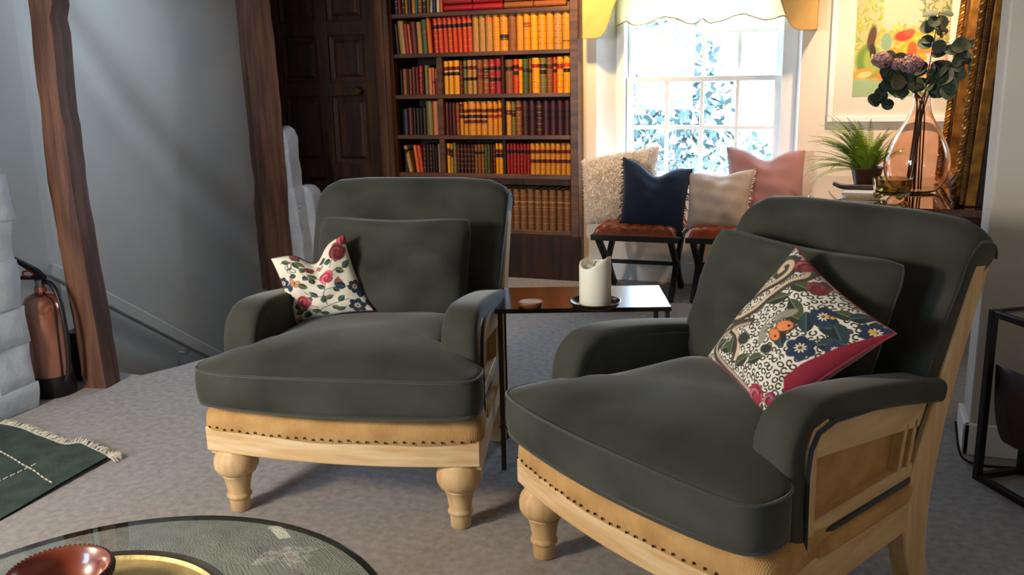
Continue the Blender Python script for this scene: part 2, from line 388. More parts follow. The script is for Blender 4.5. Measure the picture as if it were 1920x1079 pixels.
struct('trim_4', M().prism([(-2.965, YF + .02), (-2.965, YF - .03), (-2.93, YF - .05), (-2.90, YF - .05), (-2.885, YF - .035), (-2.865, YF - .035), (-2.865, YF + .3), (-2.965, YF + .3)], 0, 2.3, 'z'), MT['oak_mid'], bevel=.004)

# bookcase
bc = thing('bookcase', 'tall dark oak bookcase full of old leather-bound books beside window', 'bookcase', (-2.25, YF, 0))
def bpart(name, m, mat, **k):
    o = obj(name, m, mat, bc, **k); o.location = (2.25, -YF, 0); return o
XL, XR, YK = -2.853, -1.664, 5.80
SH = [(.313, .03), (.668, .028), (.912, .026), (1.170, .026), (1.428, .026), (1.676, .028), (1.99, .028)]
bpart('side_panel', M().bx(XR, -1.612, YF, YK + .03, 0, 2.25), MT['oak_shelf'], bevel=.004)
bpart('side_panel', M().bx(-2.865, XL, YF, YK + .03, 0, 2.25), MT['oak_dark'], bevel=.004)
bpart('back_panel', M().bx(XL, XR, YK, YK + .02, 0, 2.25), MT['oak_back'])
bpart('plinth', M().bx(XL, -1.60, YF - .012, YF + .02, 0, .283), MT['oak_dark'], bevel=.004)
bpart('cornice', M().bx(XL - .01, -1.60, YF - .03, YK, 2.2, 2.29), MT['oak_dark'], bevel=.008)
for zt, th in SH: bpart('shelf', M().bx(XL, XR, YF + .004, YK, zt - th, zt), MT['oak_shelf'], bevel=.003)
bpart('rail', M().bx(XL, XR, YF + .003, YF + .02, .60, .642), MT['oak_dark'], bevel=.003)
DV = -2.535
for i in (1, 2, 3):
    z0, z1 = SH[i][0], SH[i + 1][0] - SH[i + 1][1]
    bpart('divider', M().bx(DV - .018, DV + .018, YF + .006, YK, z0, z1), MT['oak_shelf'], bevel=.003)
    bpart('divider', M().bx(-2.116, -2.098, YF + .02, YK, z0, z1), MT['oak_dark'], bevel=.002)

# books: shared unit meshes, one object per book with its own parts
BC = dict(red=(196, 62, 30), crimson=(150, 34, 34), maroon=(92, 30, 28), dkmaroon=(62, 26, 28), brown=(132, 76, 36), tan=(172, 124, 66), gold=(206, 132, 34), yellow=(224, 150, 22), orange=(206, 96, 34), salmon=(196, 110, 66), olive=(112, 102, 50), green=(72, 84, 42), black=(30, 24, 26), dark=(46, 30, 28), faded=(122, 80, 50), navy=(34, 36, 62), cream=(208, 190, 160), teal=(40, 110, 104), scarlet=(160, 26, 34))
CN = dict(red='orange-red', crimson='crimson', maroon='maroon', dkmaroon='dark maroon', brown='brown', tan='tan', gold='golden tan', yellow='yellow', orange='orange', salmon='salmon', olive='olive', green='green', black='black', dark='dark brown', faded='faded brown', navy='navy', cream='cream', teal='teal', scarlet='scarlet')
_bm = {}
def bmat(c):
    if c not in _bm: _bm[c] = pm('leather_' + c, BC[c], .42, var=.45, scale=30, bump=.12, bscale=120, spec=.45)
    return _bm[c]
MT['gilt'] = pm('gilt', (200, 146, 60), .4, metal=.7)
MT['pages'] = pm('pages', (196, 172, 128), .9, var=.2, scale=30)
def spine_pts(k=7, inset=0.0):
    return [((.5 - inset) * math.sin(a), -.12 * (1 if inset == 0 else 1) * math.cos(a) * 1.0) for a in np.linspace(-PI / 2, PI / 2, k)]
# unit cover: x -0.5..0.5, y -.12 (spine bulge) .. 1, z 0..1
def unit_cover():
    m = M(); sp = spine_pts(9)
    out = sp + [(.5, 1)] + [(.42, 1), (.42, .05)] + [(-.42, .05), (-.42, 1), (-.5, 1)]
    m.prism(out, 0, 1, 'z'); return mesh('book_cover', m, True, 50)
def unit_band(raised):
    m = M(); sp = spine_pts(9); a = [(x * raised, y * raised - .004) for x, y in sp]; b = [(x * .96, y * .9 + .01) for x, y in sp][::-1]
    m.prism(a + b, 0, 1, 'z'); return mesh('book_band', m, True, 50)
U_COVER, U_LABEL, U_RIDGE = unit_cover(), unit_band(1.012), unit_band(1.05)
U_PAGES = mesh('book_pages', M().bx(-.42, .42, .04, .97, .015, .985))
ORD = ['first', 'second', 'third', 'fourth', 'fifth', 'sixth', 'seventh', 'eighth', 'ninth', 'tenth', 'eleventh', 'twelfth', 'thirteenth', 'fourteenth', 'fifteenth', 'sixteenth', 'seventeenth', 'eighteenth', 'nineteenth', 'twentieth', 'twenty-first', 'twenty-second', 'twenty-third', 'twenty-fourth', 'twenty-fifth', 'twenty-sixth', 'twenty-seventh', 'twenty-eighth', 'twenty-ninth', 'thirtieth']
def ridges_mesh(n, key, cache={}):
    if n not in cache:
        m = M(); sp = spine_pts(7)
        for i in range(n):
            z0 = (i + 1) / (n + 1) - .006
            a = [(x * 1.03, y * 1.06 - .006) for x, y in sp]; b = [(x * .9, y * .8 + .01) for x, y in sp][::-1]
            m.prism(a + b, z0, z0 + .012, 'z')
        cache[n] = mesh('book_ridges', m)
    return cache[n]
def book(x, z, w, h, depth, col, bands, where, group, lean=0.0, y=None, ridge=True):
    """bands: list of (z fraction, height fraction, colour)"""
    y = YF + .035 + rng.uniform(0, .008) if y is None else y
    o = obj('book', U_COVER, bmat(col))
    o.location = (x + w / 2, y, z); o.scale = (w, depth, h); o.rotation_euler = (0, lean, 0)
    bw = sorted(set(CN[b[2]] for b in bands))
    fin = (' and '.join(bw) + ' band' + ('s' if len(bands) > 1 else '') if bands else 'plain spine')
    tag(o, f"{CN[col]} book with {fin}, {where}", 'book', group)
    obj('page_block', U_PAGES, MT['pages'], o)
    for zf, hf, bc_ in bands:
        b = obj('title_label', U_LABEL, bmat(bc_), o); b.location = (0, 0, zf); b.scale = (1, 1, hf)
    if ridge: obj('raised_bands', ridges_mesh(5, 'gilt'), bmat(col) if rng.random() < .45 else MT['gilt'], o, kind='stuff')
    return o
def row(spec, x0, x1, z, hmax, where, group, depth=.15, off=0):
    tot = sum(s[0] for s in spec); k = (x1 - x0) / tot; x = x0; i = 0
    for s in spec:
        w = s[0] * k
        if s[1] is not None:
            hf = s[2]; lean = s[4] if len(s) > 4 else 0.0
            rg = s[5] if len(s) > 5 else True
            book(x + .0006, z, w - .0012, hmax * hf * (1 + rng.uniform(-.008, .008)), depth, s[1], s[3], ORD[i + off] + ' from left, ' + where, group, lean, ridge=rg); i += 1
        x += w
RB = [(.70, .10, 'black')]
r2 = [(.72, .1, 'maroon'), (.56, .1, 'black')]
# second shelf down in view
row([(7, 'dark', .84, [], -.05, False), (13, 'tan', .93, [], -.07, False), (7, 'crimson', .84, [], -.07, False), (5, 'salmon', .83, [], -.07, False), (11, 'maroon', .9, [], -.05), (10, 'tan', .88, [], -.03, False), (11, 'green', .95, [(.6, .08, 'brown')], -.03), (8, 'orange', .97, [], -.04, False), (4, None)], XL + .01, -2.575, 1.428, .222, 'second shelf', 'books on the second shelf', .14)
row([(9, 'red', .95 + .005 * i, RB, -.035 if i < 6 else -.02) for i in range(8)] + [(12, 'tan', .97, [], 0, False), (12, 'tan', .97, [], 0, False), (13, 'tan', .98, [(.82, .12, 'orange')], 0, False), (13, 'gold', .98, []), (15, 'gold', .98, [(.3, .15, 'dark')]), (15, 'brown', .99, []), (13, 'gold', .985, []), (12, 'gold', .98, [(.62, .13, 'brown')]), (13, 'yellow', .985, []), (15, 'gold', 1, []), (13, 'gold', .985, []), (15, 'tan', .985, []), (14, 'gold', .985, [(.2, .04, 'brown')])], -2.572, XR - .004, 1.428, .224, 'second shelf', 'books on the second shelf', .15, 8)
# third shelf
row([(6, 'black', .78, [], 0, False), (9, 'brown', .80, [], 0, False), (5, 'dark', .80, [], 0, False), (5, 'brown', .80, [], 0, False), (9, 'maroon', .86, [], 0), (7, 'maroon', .85, [], 0), (8, 'crimson', .88, [], 0), (4, 'black', .70, [], 0, False), (8, 'olive', .9, [], 0, False), (8, 'salmon', .82, [], 0, False), (6, 'salmon', .82, [(.4, .1, 'crimson')], 0, False), (6, 'crimson', .80, [(.62, .36, 'orange')], 0, False)], XL + .025, DV - .022, 1.17, .205, 'left bay of third shelf', 'books in the left bay, third shelf', .13)
row([(9, 'yellow', .96, r2), (9, 'yellow', .97, r2), (12, 'yellow', .98, r2), (6, 'maroon', .96, []), (8, 'olive', .97, [(.75, .1, 'black'), (.4, .1, 'black')]), (9, 'tan', .98, [(.72, .1, 'maroon'), (.4, .1, 'black')]), (9, 'tan', .98, [(.72, .1, 'maroon'), (.4, .1, 'black')]), (11, 'brown', .98, [(.62, .14, 'maroon'), (.44, .12, 'maroon')]), (11, 'brown', .98, [(.62, .14, 'dark'), (.44, .1, 'dark')]), (12, 'crimson', .98, [(.68, .1, 'black'), (.36, .1, 'black')]), (11, 'crimson', .99, [(.68, .1, 'black'), (.36, .1, 'black')])], DV + .022, -2.12, 1.17, .214, 'middle bay of third shelf', 'books in the middle bay, third shelf', .15)
row([(16, 'brown', .96, [(.66, .13, 'black')]), (11, 'red', .97, [(.72, .11, 'black'), (.54, .11, 'black')]), (8, 'yellow', .97, [(.66, .12, 'crimson')]), (12, 'green', .96, [(.62, .1, 'black')]), (6, 'brown', .98, [(.6, .1, 'black')]), (15, 'yellow', .99, [(.72, .1, 'crimson')]), (13, 'olive', .98, [(.72, .11, 'black'), (.54, .11, 'black')]), (12, 'brown', .99, [(.68, .12, 'maroon')]), (8, 'red', 1, [(.74, .1, 'dark'), (.57, .1, 'black')]), (12, 'yellow', 1, [(.68, .12, 'crimson')]), (14, 'yellow', 1.02, [(.7, .1, 'red'), (.56, .1, 'black')])], -2.096, XR - .004, 1.17, .214, 'right bay of third shelf', 'books in the right bay, third shelf', .15)
# fourth shelf
row([(14, 'black', .80, []), (9, 'maroon', .84, [], 0, False), (7, 'black', .83, [], 0, False), (7, 'dark', .82, [], 0, False), (6, 'black', .83, [], 0, False), (8, 'dark', .84, [], 0, False), (14, 'olive', 1.04, [], 0, False), (13, 'salmon', 1.04, [], 0, False)], XL + .025, DV - .022, .912, .208, 'left bay of fourth shelf', 'books in the left bay, fourth shelf', .13)
b3 = [(.66, .11, 'maroon'), (.5, .1, 'black'), (.35, .1, 'maroon')]; b2m = [(.66, .12, 'maroon'), (.5, .1, 'crimson')]
row([(7, 'maroon', .95, []), (7, 'dkmaroon', .95, []), (7, 'maroon', .95, []), (7, 'brown', .95, [(.4, .2, 'crimson')]), (8, 'gold', .96, [(.52, .1, 'black'), (.66, .3, 'maroon')]), (9, 'gold', .96, b3), (15, 'gold', .98, b3), (9, 'gold', .98, b3), (13, 'gold', .98, b3), (11, 'gold', .98, b2m), (9, 'gold', .98, b2m), (9, 'gold', 1, b2m)], DV + .022, -2.12, .912, .216, 'middle bay of fourth shelf', 'books in the middle bay, fourth shelf', .15)
bd = [(.64, .09, 'black'), (.46, .09, 'black')]
row([(10, 'gold', .98, [(.6, .14, 'maroon')]), (8, 'olive', .97, [(.55, .18, 'dark')]), (11, 'brown', .98, [(.72, .1, 'maroon')])] + [(12.5, 'dkmaroon', .985, bd) for i in range(7)], -2.096, XR - .004, .912, .216, 'right bay of fourth shelf', 'books in the right bay, fourth shelf', .15)
# fifth shelf
row([(9, 'black', .80, [], 0, False), (9, 'tan', .93, [], -.2, False), (10, None), (8, 'orange', .93, [], -.12, False), (9, 'red', .93, [], -.12, False), (7, 'dkmaroon', .97, []), (7, 'dark', .97, []), (7, 'dkmaroon', .97, []), (7, 'dark', .97, []), (6, 'black', .9, [], 0, False), (7, 'tan', .98, [], 0, False)], XL + .03, DV - .022, .668, .19, 'left bay of fifth shelf', 'books in the left bay, fifth shelf', .13)
row([(8, 'yellow', .98, [(.6, .25, 'maroon')]), (6, 'tan', .97, [(.55, .25, 'dark')]), (7, 'olive', 1, [(.5, .2, 'brown')])] + [(7.5, 'dkmaroon', .95, []) for i in range(5)] + [(7, 'brown', .95, [(.66, .1, 'black')]) for i in range(3)] + [(6, 'green', .97, []) for i in range(2)] + [(6, 'dkmaroon', .95, []), (5.5, 'maroon', .95, [])] + [(6, 'yellow', .99, [(.68, .12, 'maroon'), (.54, .12, 'black')]), (9, 'yellow', .99, [(.68, .12, 'maroon'), (.54, .12, 'black')])], DV + .022, -2.12, .668, .194, 'middle bay of fifth shelf', 'books in the middle bay, fifth shelf', .15)
row([(6.3, 'crimson', .99, [(.68, .1, 'black')]) for i in range(7)] + [(9.4, 'gold', 1, [(.68, .11, 'maroon'), (.37, .11, 'maroon')]) for i in range(8)], -2.096, XR - .004, .668, .194, 'right bay of fifth shelf', 'books in the right bay, fifth shelf', .15)
# bottom shelf: uniform faded set
row([(13, 'faded', .97, [(.68, .03, 'tan'), (.56, .02, 'tan')]) for i in range(24)], XL + .01, XR - .006, .313, .268, 'bottom shelf', 'faded set on the bottom shelf', .2)
# top shelf in view (only its lower edge shows)
row([(9, 'navy', .9, []), (7, 'crimson', .9, [], -.03, False), (9, 'dark', .9, []), (6, 'gold', .9, [], 0, False), (9, 'dark', .85, [], 0, False), (9, 'gold', .88, [], 0, False), (5, 'teal', .8, [], 0, False), (10, 'brown', .85, []), (10, 'dark', .85, []), (7, 'olive', .85, [], 0, False), (6, 'cream', .8, [], .06, False), (9, 'navy', .85, []), (8, 'cream', .8, [], 0, False), (7, 'orange', .9, [], 0, False)], XL + .012, -2.5, 1.676, .26, 'top shelf', 'books on the top shelf', .15)
k = 0
for x0, x1, cols in ((-2.49, -2.295, ('scarlet', 'crimson', 'scarlet')), (-2.29, -2.10, ('scarlet', 'crimson')), (-2.085, -1.90, ('brown', 'faded')), (-1.89, -1.69, ('brown', 'faded'))):
    z = 1.676
    for q, c in enumerate(cols):
        o = obj('book', U_COVER, bmat(c)); h = .04
        o.scale = (h, .16, x1 - x0 - .006 * q); o.rotation_euler = (0, PI / 2, 0); o.location = (x0, YF + .035, z + h / 2 + .001)
        tag(o, f"{CN[c]} book lying flat, {['lowest', 'second', 'topmost'][q]} in {['left red', 'right red', 'left brown', 'right brown'][k]} pile, top shelf", 'book', 'books lying flat on the top shelf')
        obj('page_block', U_PAGES, MT['pages'], o); z += h + .002
    k += 1
# ------------------------------------------------------------------ window
MT['pane'] = pane_mat('window_glass', (.96, .98, 1))
x0, x1 = -1.375, -.445
win = struct('window_1', M().bx(-1.425, x0, 5.64, 5.80, .58, 1.87).bx(x1, -.36, 5.64, 5.80, .58, 1.87).bx(x0, x1, 5.64, 5.80, 1.82, 1.87).bx(x0, x1, 5.64, 5.80, .58, .62), MT['white_paint'], bevel=.005)
rv = M(); 
rv.prism([(-1.53, YB), (-1.425, 5.66), (-1.425, 5.80), (-1.53, 5.80)], .58, 1.87, 'z'); rv.prism([(-.335, YB), (-.335, 5.80), (-.36, 5.80), (-.36, 5.64)], .58, 1.87, 'z')
obj('reveal', rv, MT['white_paint'], win)
obj('window_sill', M().bx(-1.56, -.32, 5.53, 5.70, .55, .585), MT['white_paint'], win, bevel=.008)
def sash(y, z0, z1, rows, xa, xb, bot, top):
    s = obj('sash', M().bx(xa, xa + .04, y, y + .035, z0, z1).bx(xb - .04, xb, y, y + .035, z0, z1).bx(xa + .04, xb - .04, y, y + .035, z0, z0 + bot).bx(xa + .04, xb - .04, y, y + .035, z1 - top, z1), MT['white_paint'], win, bevel=.004)
    gx0, gx1, gz0, gz1 = xa + .04, xb - .04, z0 + bot, z1 - top
    for i in range(1, 4):
        xm = gx0 + (gx1 - gx0) * i / 4
        obj('glazing_bar', M().bx(xm - .011, xm + .011, y + .004, y + .031, gz0, gz1), MT['white_paint'], s, bevel=.004)
    for j in range(1, rows):
        zm = gz0 + (gz1 - gz0) * j / rows
        obj('glazing_bar', M().bx(gx0, gx1, y + .005, y + .03, zm - .012, zm + .012), MT['white_paint'], s, bevel=.004)
    for i in range(4):
        for j in range(rows):
            a, b = gx0 + (gx1 - gx0) * i / 4, gx0 + (gx1 - gx0) * (i + 1) / 4; c, d = gz0 + (gz1 - gz0) * j / rows, gz0 + (gz1 - gz0) * (j + 1) / rows
            obj('pane', M().bx(a, b, y + .016, y + .019, c, d), MT['pane'], s)
sash(5.69, .62, 1.25, 2, x0 + .002, x1 - .002, .05, .03)
sash(5.735, 1.215, 1.82, 2, x0 + .002, x1 - .002, .03, .045)

# pelmet and scalloped blind
fab = pm('pelmet_fabric', (214, 172, 104), .9, var=.08, scale=12, bump=.2, bscale=300)
pel = thing('pelmet', 'yellow shaped pelmet with drooping ends above the window', 'pelmet', (0, 0, 0))
front = [(-1.578, 1.49), (-1.56, 1.484), (-1.49, 1.484), (-1.462, 1.495), (-1.437, 1.525), (-1.412, 1.585), (-1.392, 1.65), (-1.36, 1.72), (-1.30, 1.765), (-.53, 1.765), (-.47, 1.72), (-.448, 1.651), (-.43, 1.60), (-.412, 1.553), (-.39, 1.515), (-.36, 1.495), (-.335, 1.489), (-.262, 1.489), (-.255, 1.495), (-.255, 2.05), (-1.578, 2.05)]
obj('front_board', M().prism(front, 5.425, 5.445, 'y'), fab, pel, bevel=.004)
obj('side_return', M().bx(-.275, -.255, 5.445, YB - .002, 1.492, 2.05), fab, pel, bevel=.004)
obj('side_return', M().bx(-1.578, -1.56, 5.445, YB - .002, 1.49, 2.05), fab, pel, bevel=.004)
obj('top_board', M().bx(-1.57, -.26, 5.43, YB - .002, 2.04, 2.06), fab, pel)
pip = pm('pelmet_piping', (178, 150, 104), .8)
obj('piping', M().tube([(x, 5.424, z) for x, z in front[:19]], .0035, 6), pip, pel, smooth=True)
m, nt, p = base_mat('blind_fabric'); p.inputs['Base Color'].default_value = (*lin((244, 232, 190)), 1); p.inputs['Roughness'].default_value = .9
tr = nt.nodes.new('ShaderNodeBsdfTranslucent'); tr.inputs[0].default_value = (*lin((255, 246, 212)), 1); mx = nt.nodes.new('ShaderNodeMixShader'); mx.inputs[0].default_value = .5
nt.links.new(p.outputs[0], mx.inputs[1]); nt.links.new(tr.outputs[0], mx.inputs[2]); nt.links.new(mx.outputs[0], nt.nodes['Material Output'].inputs[0])
sc = [(-1.419, 1.553), (-1.385, 1.57), (-1.356, 1.582), (-1.325, 1.562), (-1.291, 1.554), (-1.226, 1.564), (-1.131, 1.6), (-1.051, 1.585), (-0.995, 1.556), (-0.956, 1.549), (-.93, 1.56), (-0.901, 1.582), (-.878, 1.56), (-0.854, 1.55), (-0.772, 1.565), (-0.72, 1.588), (-0.667, 1.596), (-0.591, 1.569), (-0.549, 1.556), (-0.502, 1.56), (-0.45, 1.578), (-.41, 1.56)]
sc = [tuple(q) for q in resample(sc, 80, False)]
bl = obj('window_blind', M().prism(sc + [(-.41, 1.84), (-1.419, 1.84)], 5.614, 5.617, 'y'), m); tag(bl, 'pale yellow scalloped blind hanging inside the window', 'blind')
obj('piping', M().tube([(x, 5.613, z) for x, z in sc], .0035, 6), pip, bl, smooth=True)

# garden outside
gr = struct('ground_garden', M().bx(-14, 10, 6.0, 26, -2.75, -2.7), pm('lawn', (96, 116, 62), .9, var=.3, scale=3))
leafm = [pm('leaf_a', (66, 80, 78), .6), pm('leaf_b', (48, 62, 62), .6), pm('leaf_c', (104, 116, 104), .6)]
def shrub(name, c, rad, n, label, seed, mat, size=.07):
    r = np.random.default_rng(seed); t = thing(name, label, 'tree', (c[0], c[1], -2.7), 0, 'trees outside the window')
    d = r.normal(0, 1, (n, 3)); d /= np.linalg.norm(d, axis=1)[:, None]; q = d * (r.uniform(.35, 1, (n, 1)) ** .6) * np.array(rad)
    q += .18 * np.sin(q[:, [1, 2, 0]] * 3.1)
    m = M(); vs = []; fs = []
    for i in range(n):
        ax = r.normal(0, 1, 3); ax /= np.linalg.norm(ax); bx_ = np.cross(ax, r.normal(0, 1, 3)); bx_ /= np.linalg.norm(bx_) + 1e-9
        s = size * r.uniform(.6, 1.4); o = len(vs); p0 = q[i] + np.array([0, 0, c[2] + 2.7])
        vs += [p0 - ax * s, p0 + bx_ * s * .45, p0 + ax * s, p0 - bx_ * s * .45]; fs.append((o, o + 1, o + 2, o + 3))
    obj('foliage', m.add(vs, fs), mat, t, kind='stuff')
    obj('trunk', M().tube([(0, 0, 0), (.05, .03, 1.2), (0, 0, c[2] + 2.7)], [.13, .1, .04], 8), MT['beam'], t, smooth=True)
shrub('garden_tree', (-4.6, 9.6, 1.1), (1.5, 1.2, 2.0), 5200, 'leafy tree outside, seen through the left window panes', 1, leafm[1])
shrub('garden_tree', (-2.7, 10.6, .5), (1.3, 1.2, 1.7), 4200, 'leafy tree outside, seen through the middle window panes', 2, leafm[0])
shrub('garden_shrub', (-1.2, 9.9, -.35), (1.3, .9, .95), 2600, 'pale shrub outside, low behind the right window panes', 3, leafm[2])
shrub('garden_shrub', (-3.0, 8.6, -.55), (1.6, .8, 1.0), 3200, 'low dense shrub outside, beneath the trees', 4, leafm[1], .06)

# ------------------------------------------------------------------ cushions
MT['print'] = attr_mat('printed_cotton')
def set_colors(me, cols):
    a = me.color_attributes.new('Col', 'FLOAT_COLOR', 'POINT')
    buf = np.ones((len(cols), 4), np.float32); buf[:, :3] = cols; a.data.foreach_set('color', buf.ravel())
def pillow_fn(cn, t, pinch, chop, seed, wr=.006, cw=.2, cu0=.5, rnd=0.0):
    BL, BR, TR, TL = [np.array(c, float) for c in cn]
    n = np.cross(BR - BL + TR - TL, TL - BL + TR - BR); n /= np.linalg.norm(n)
    r = np.random.default_rng(seed); ph = r.uniform(0, 6.28, 6)
    def f(u, v, side):
        a, b = 2 * u - 1, 2 * v - 1
        uu = .5 + (u - .5) * (1 - pinch * (1 - b * b) ** 1.0 * abs(a) ** 1.5); vv = .5 + (v - .5) * (1 - pinch * (1 - a * a) * np.abs(b) ** 1.5)
        uu = .5 + (uu - .5) * (1 - rnd * np.abs(b) ** 7); vv = .5 + (vv - .5) * (1 - rnd * np.abs(a) ** 7)
        ck = chop * np.exp(-((u - cu0) / cw) ** 2) * np.clip(v, 0, 1) ** 2.2
        vv = vv - ck
        h = t * ((1 - a * a).clip(0) ** .45) * ((1 - b * b).clip(0) ** .45)
        h = h * (1 - .35 * np.exp(-((u - cu0) / (cw * .55)) ** 2) * v ** 2 * (chop > 0))
        e = ((1 - a * a) * (1 - b * b)).clip(0) ** .5
        h = h + e * wr * (np.sin(9 * u + 7 * v + ph[0]) * .6 + np.sin(17 * u - 11 * v + ph[1]) * .35 + np.sin(25 * v + 6 * u + ph[2]) * .3)
        P = (BL[None] * ((1 - uu) * (1 - vv))[:, None] + BR[None] * (uu * (1 - vv))[:, None] + TR[None] * (uu * vv)[:, None] + TL[None] * ((1 - uu) * vv)[:, None])
        return P + n[None] * (side * h)[:, None]
    return f
def pillow(name, cn, t, mat, label, N=48, pinch=.08, chop=0.0, seed=0, canvas=None, back=None, back_col=None, piping=None, cu0=.5, cw=.2, wr=.006, fuzz=0.0, rnd=0.0, parent=None, cat='cushion', group=None):
    f = pillow_fn(cn, t, pinch, chop, seed, wr, cw, cu0, rnd)
    def face(N, side):
        g = np.linspace(0, 1, N); U, V = np.meshgrid(g, g, indexing='ij'); P = f(U.ravel(), V.ravel(), side)
        if fuzz:
            e = ((1 - (2 * U - 1) ** 2) * (1 - (2 * V - 1) ** 2)).ravel() ** .3
            P = P + np.random.default_rng(seed).normal(0, fuzz, P.shape) * (.3 + e[:, None])
        idx = np.arange(N * N).reshape(N, N); q = np.stack([idx[:-1, :-1], idx[1:, :-1], idx[1:, 1:], idx[:-1, 1:]], -1).reshape(-1, 4)
        if side < 0: q = q[:, ::-1]
        me = bpy.data.meshes.new(name); me.from_pydata(P.tolist(), [], q.tolist()); me.update()
        me.polygons.foreach_set('use_smooth', [True] * len(me.polygons)); return me, U, V
    me, U, V = face(N, 1)
    if canvas is not None: set_colors(me, canvas(U, V).reshape(-1, 3))
    o = obj(name, me, mat, parent)
    if parent is None: tag(o, label, cat, group)
    me2, U, V = face(40 if not fuzz else N, -1)
    obj('back_panel', me2, back or mat, o)
    s = np.linspace(0, 1, 24)
    loop = [(a, 0) for a in s[:-1]] + [(1, a) for a in s[:-1]] + [(1 - a, 1) for a in s[:-1]] + [(0, 1 - a) for a in s[:-1]]
    lp = f(np.array([a for a, b in loop]), np.array([b for a, b in loop]), 0)
    obj('seam' if piping is None else 'piping', M().tube([tuple(q) for q in lp], .0026, 6, True), piping or back or mat, o, smooth=True)
    return o, f
def fringe(o, f, edges, mat, seed, n=26, L=.03):
    r = np.random.default_rng(seed); m = M(); c = f(np.array([.5]), np.array([.5]), 0)[0]
    for e in edges:
        for i in range(n):
            k = (i + r.uniform(-.3, .3)) / n; u, v = {'l': (0, k), 'r': (1, k), 't': (k, 1), 'b': (k, 0)}[e]
            u, v = min(max(u, 0), 1), min(max(v, 0), 1)
            p = f(np.array([u]), np.array([v]), 0)[0]; d = p - c; d /= np.linalg.norm(d); d = d * .8 + r.normal(0, .3, 3); d[2] -= .3; d /= np.linalg.norm(d)
            l = L * r.uniform(.6, 1.2)
            m.tube([p, p + d * l * .5, p + d * l * .8 + np.array([0, 0, -.25 * l])], [.0035, .003, .0012], 5)
    obj('fringe', m, mat, o, smooth=True, kind='stuff')

# print painting on a (u, v) canvas
class Paint:
    def __init__(s, U, V, bgc): s.U, s.V = U, V; s.c = np.empty(U.shape + (3,)); s.c[:] = lin(bgc)
    def put(s, mask, col, a=1.0):
        m = np.clip(mask, 0, 1)[..., None] * a; s.c = s.c * (1 - m) + np.array(lin(col)) * m
    def loc(s, x, y, ang):
        c, n = math.cos(ang), math.sin(ang); dx, dy = s.U - x, s.V - y; return dx * c + dy * n, -dx * n + dy * c
    def ell(s, x, y, rx, ry, ang, col, soft=.15, a=1.0):
        p, q = s.loc(x, y, ang); d = np.sqrt((p / rx) ** 2 + (q / ry) ** 2); s.put((1 - d) / soft + .5, col, a)
    def leaf(s, x, y, L, w, ang, col, vein=True, edge=None):
        p, q = s.loc(x, y, ang); t = (p / L).clip(0, 1); hw = w * np.sin(PI * t ** .8)
        msk = ((hw - np.abs(q)) / .004 + .5) * ((p > 0) & (p < L)); s.put(msk, col)
        dk = tuple(k * .6 for k in col); s.put(msk * (q < 0) * .55, dk)
        if vein: s.put(msk * ((np.abs(q) < w * .09)), tuple(min(255, k * 1.35 + 20) for k in col), .8)
    def line(s, pts, w, col):
        pts = np.array(pts, float)
        for a, b in zip(pts[:-1], pts[1:]):
            d = b - a; L2 = (d ** 2).sum() + 1e-12; t = (((s.U - a[0]) * d[0] + (s.V - a[1]) * d[1]) / L2).clip(0, 1)
            s.put((w - np.hypot(s.U - a[0] - t * d[0], s.V - a[1] - t * d[1])) / .003 + .5, col)
    def rose(s, x, y, r, cols, seed=0):
        g = np.random.default_rng(seed)
        for k, (rr, n) in enumerate(((1, 7), (.78, 6), (.55, 5), (.32, 4))):
            for i in range(n):
                a = 2 * PI * i / n + g.uniform(0, 1); c = cols[(k + i) % len(cols)]
                s.ell(x + r * rr * .55 * math.cos(a), y + r * rr * .55 * math.sin(a), r * .48 * (.6 + .4 * rr), r * .36 * (.6 + .4 * rr), a + 1.3, tuple(v * g.uniform(.72, 1.12) for v in c), .25)
        s.ell(x, y - r * .1, r * .16, r * .12, 0, tuple(min(255, v * 1.2) for v in cols[0]), .5)
    def blue(s, x, y, r, rot=0):
        for i in range(6):
            a = rot + 2 * PI * i / 6; s.ell(x + r * .5 * math.cos(a), y + r * .5 * math.sin(a), r * .56, r * .42, a, (22 + 8 * (i % 2), 42 + 6 * (i % 2), 70), .15)
        p, q = s.loc(x, y, 0); ang = np.arctan2(q, p); rad = np.hypot(p, q)
        s.put((r * (.20 + .24 * np.abs(np.cos(ang * 4.5 + 1)) ** 2) - rad) / .004 + .5, (232, 222, 198)); s.ell(x, y, r * .16, r * .16, 0, (110, 78, 30), .3)
    def fly(s, x, y, r, ang, c1, c2):
        c, n = math.cos(ang), math.sin(ang)
        for sg in (-1, 1):
            for dx, rr, of in ((.35, .62, .55), (-.35, .45, .45)):
                px, py = x + r * (dx * c - sg * of * n), y + r * (dx * n + sg * of * c)
                s.ell(px, py, r * rr, r * .34 * rr / .5, ang + sg * .9, c2, .2); s.ell(px, py, r * rr * .72, r * .22 * rr / .5, ang + sg * .9, c1, .3)
        s.ell(x, y, r * .6, r * .09, ang, (50, 40, 32), .3)
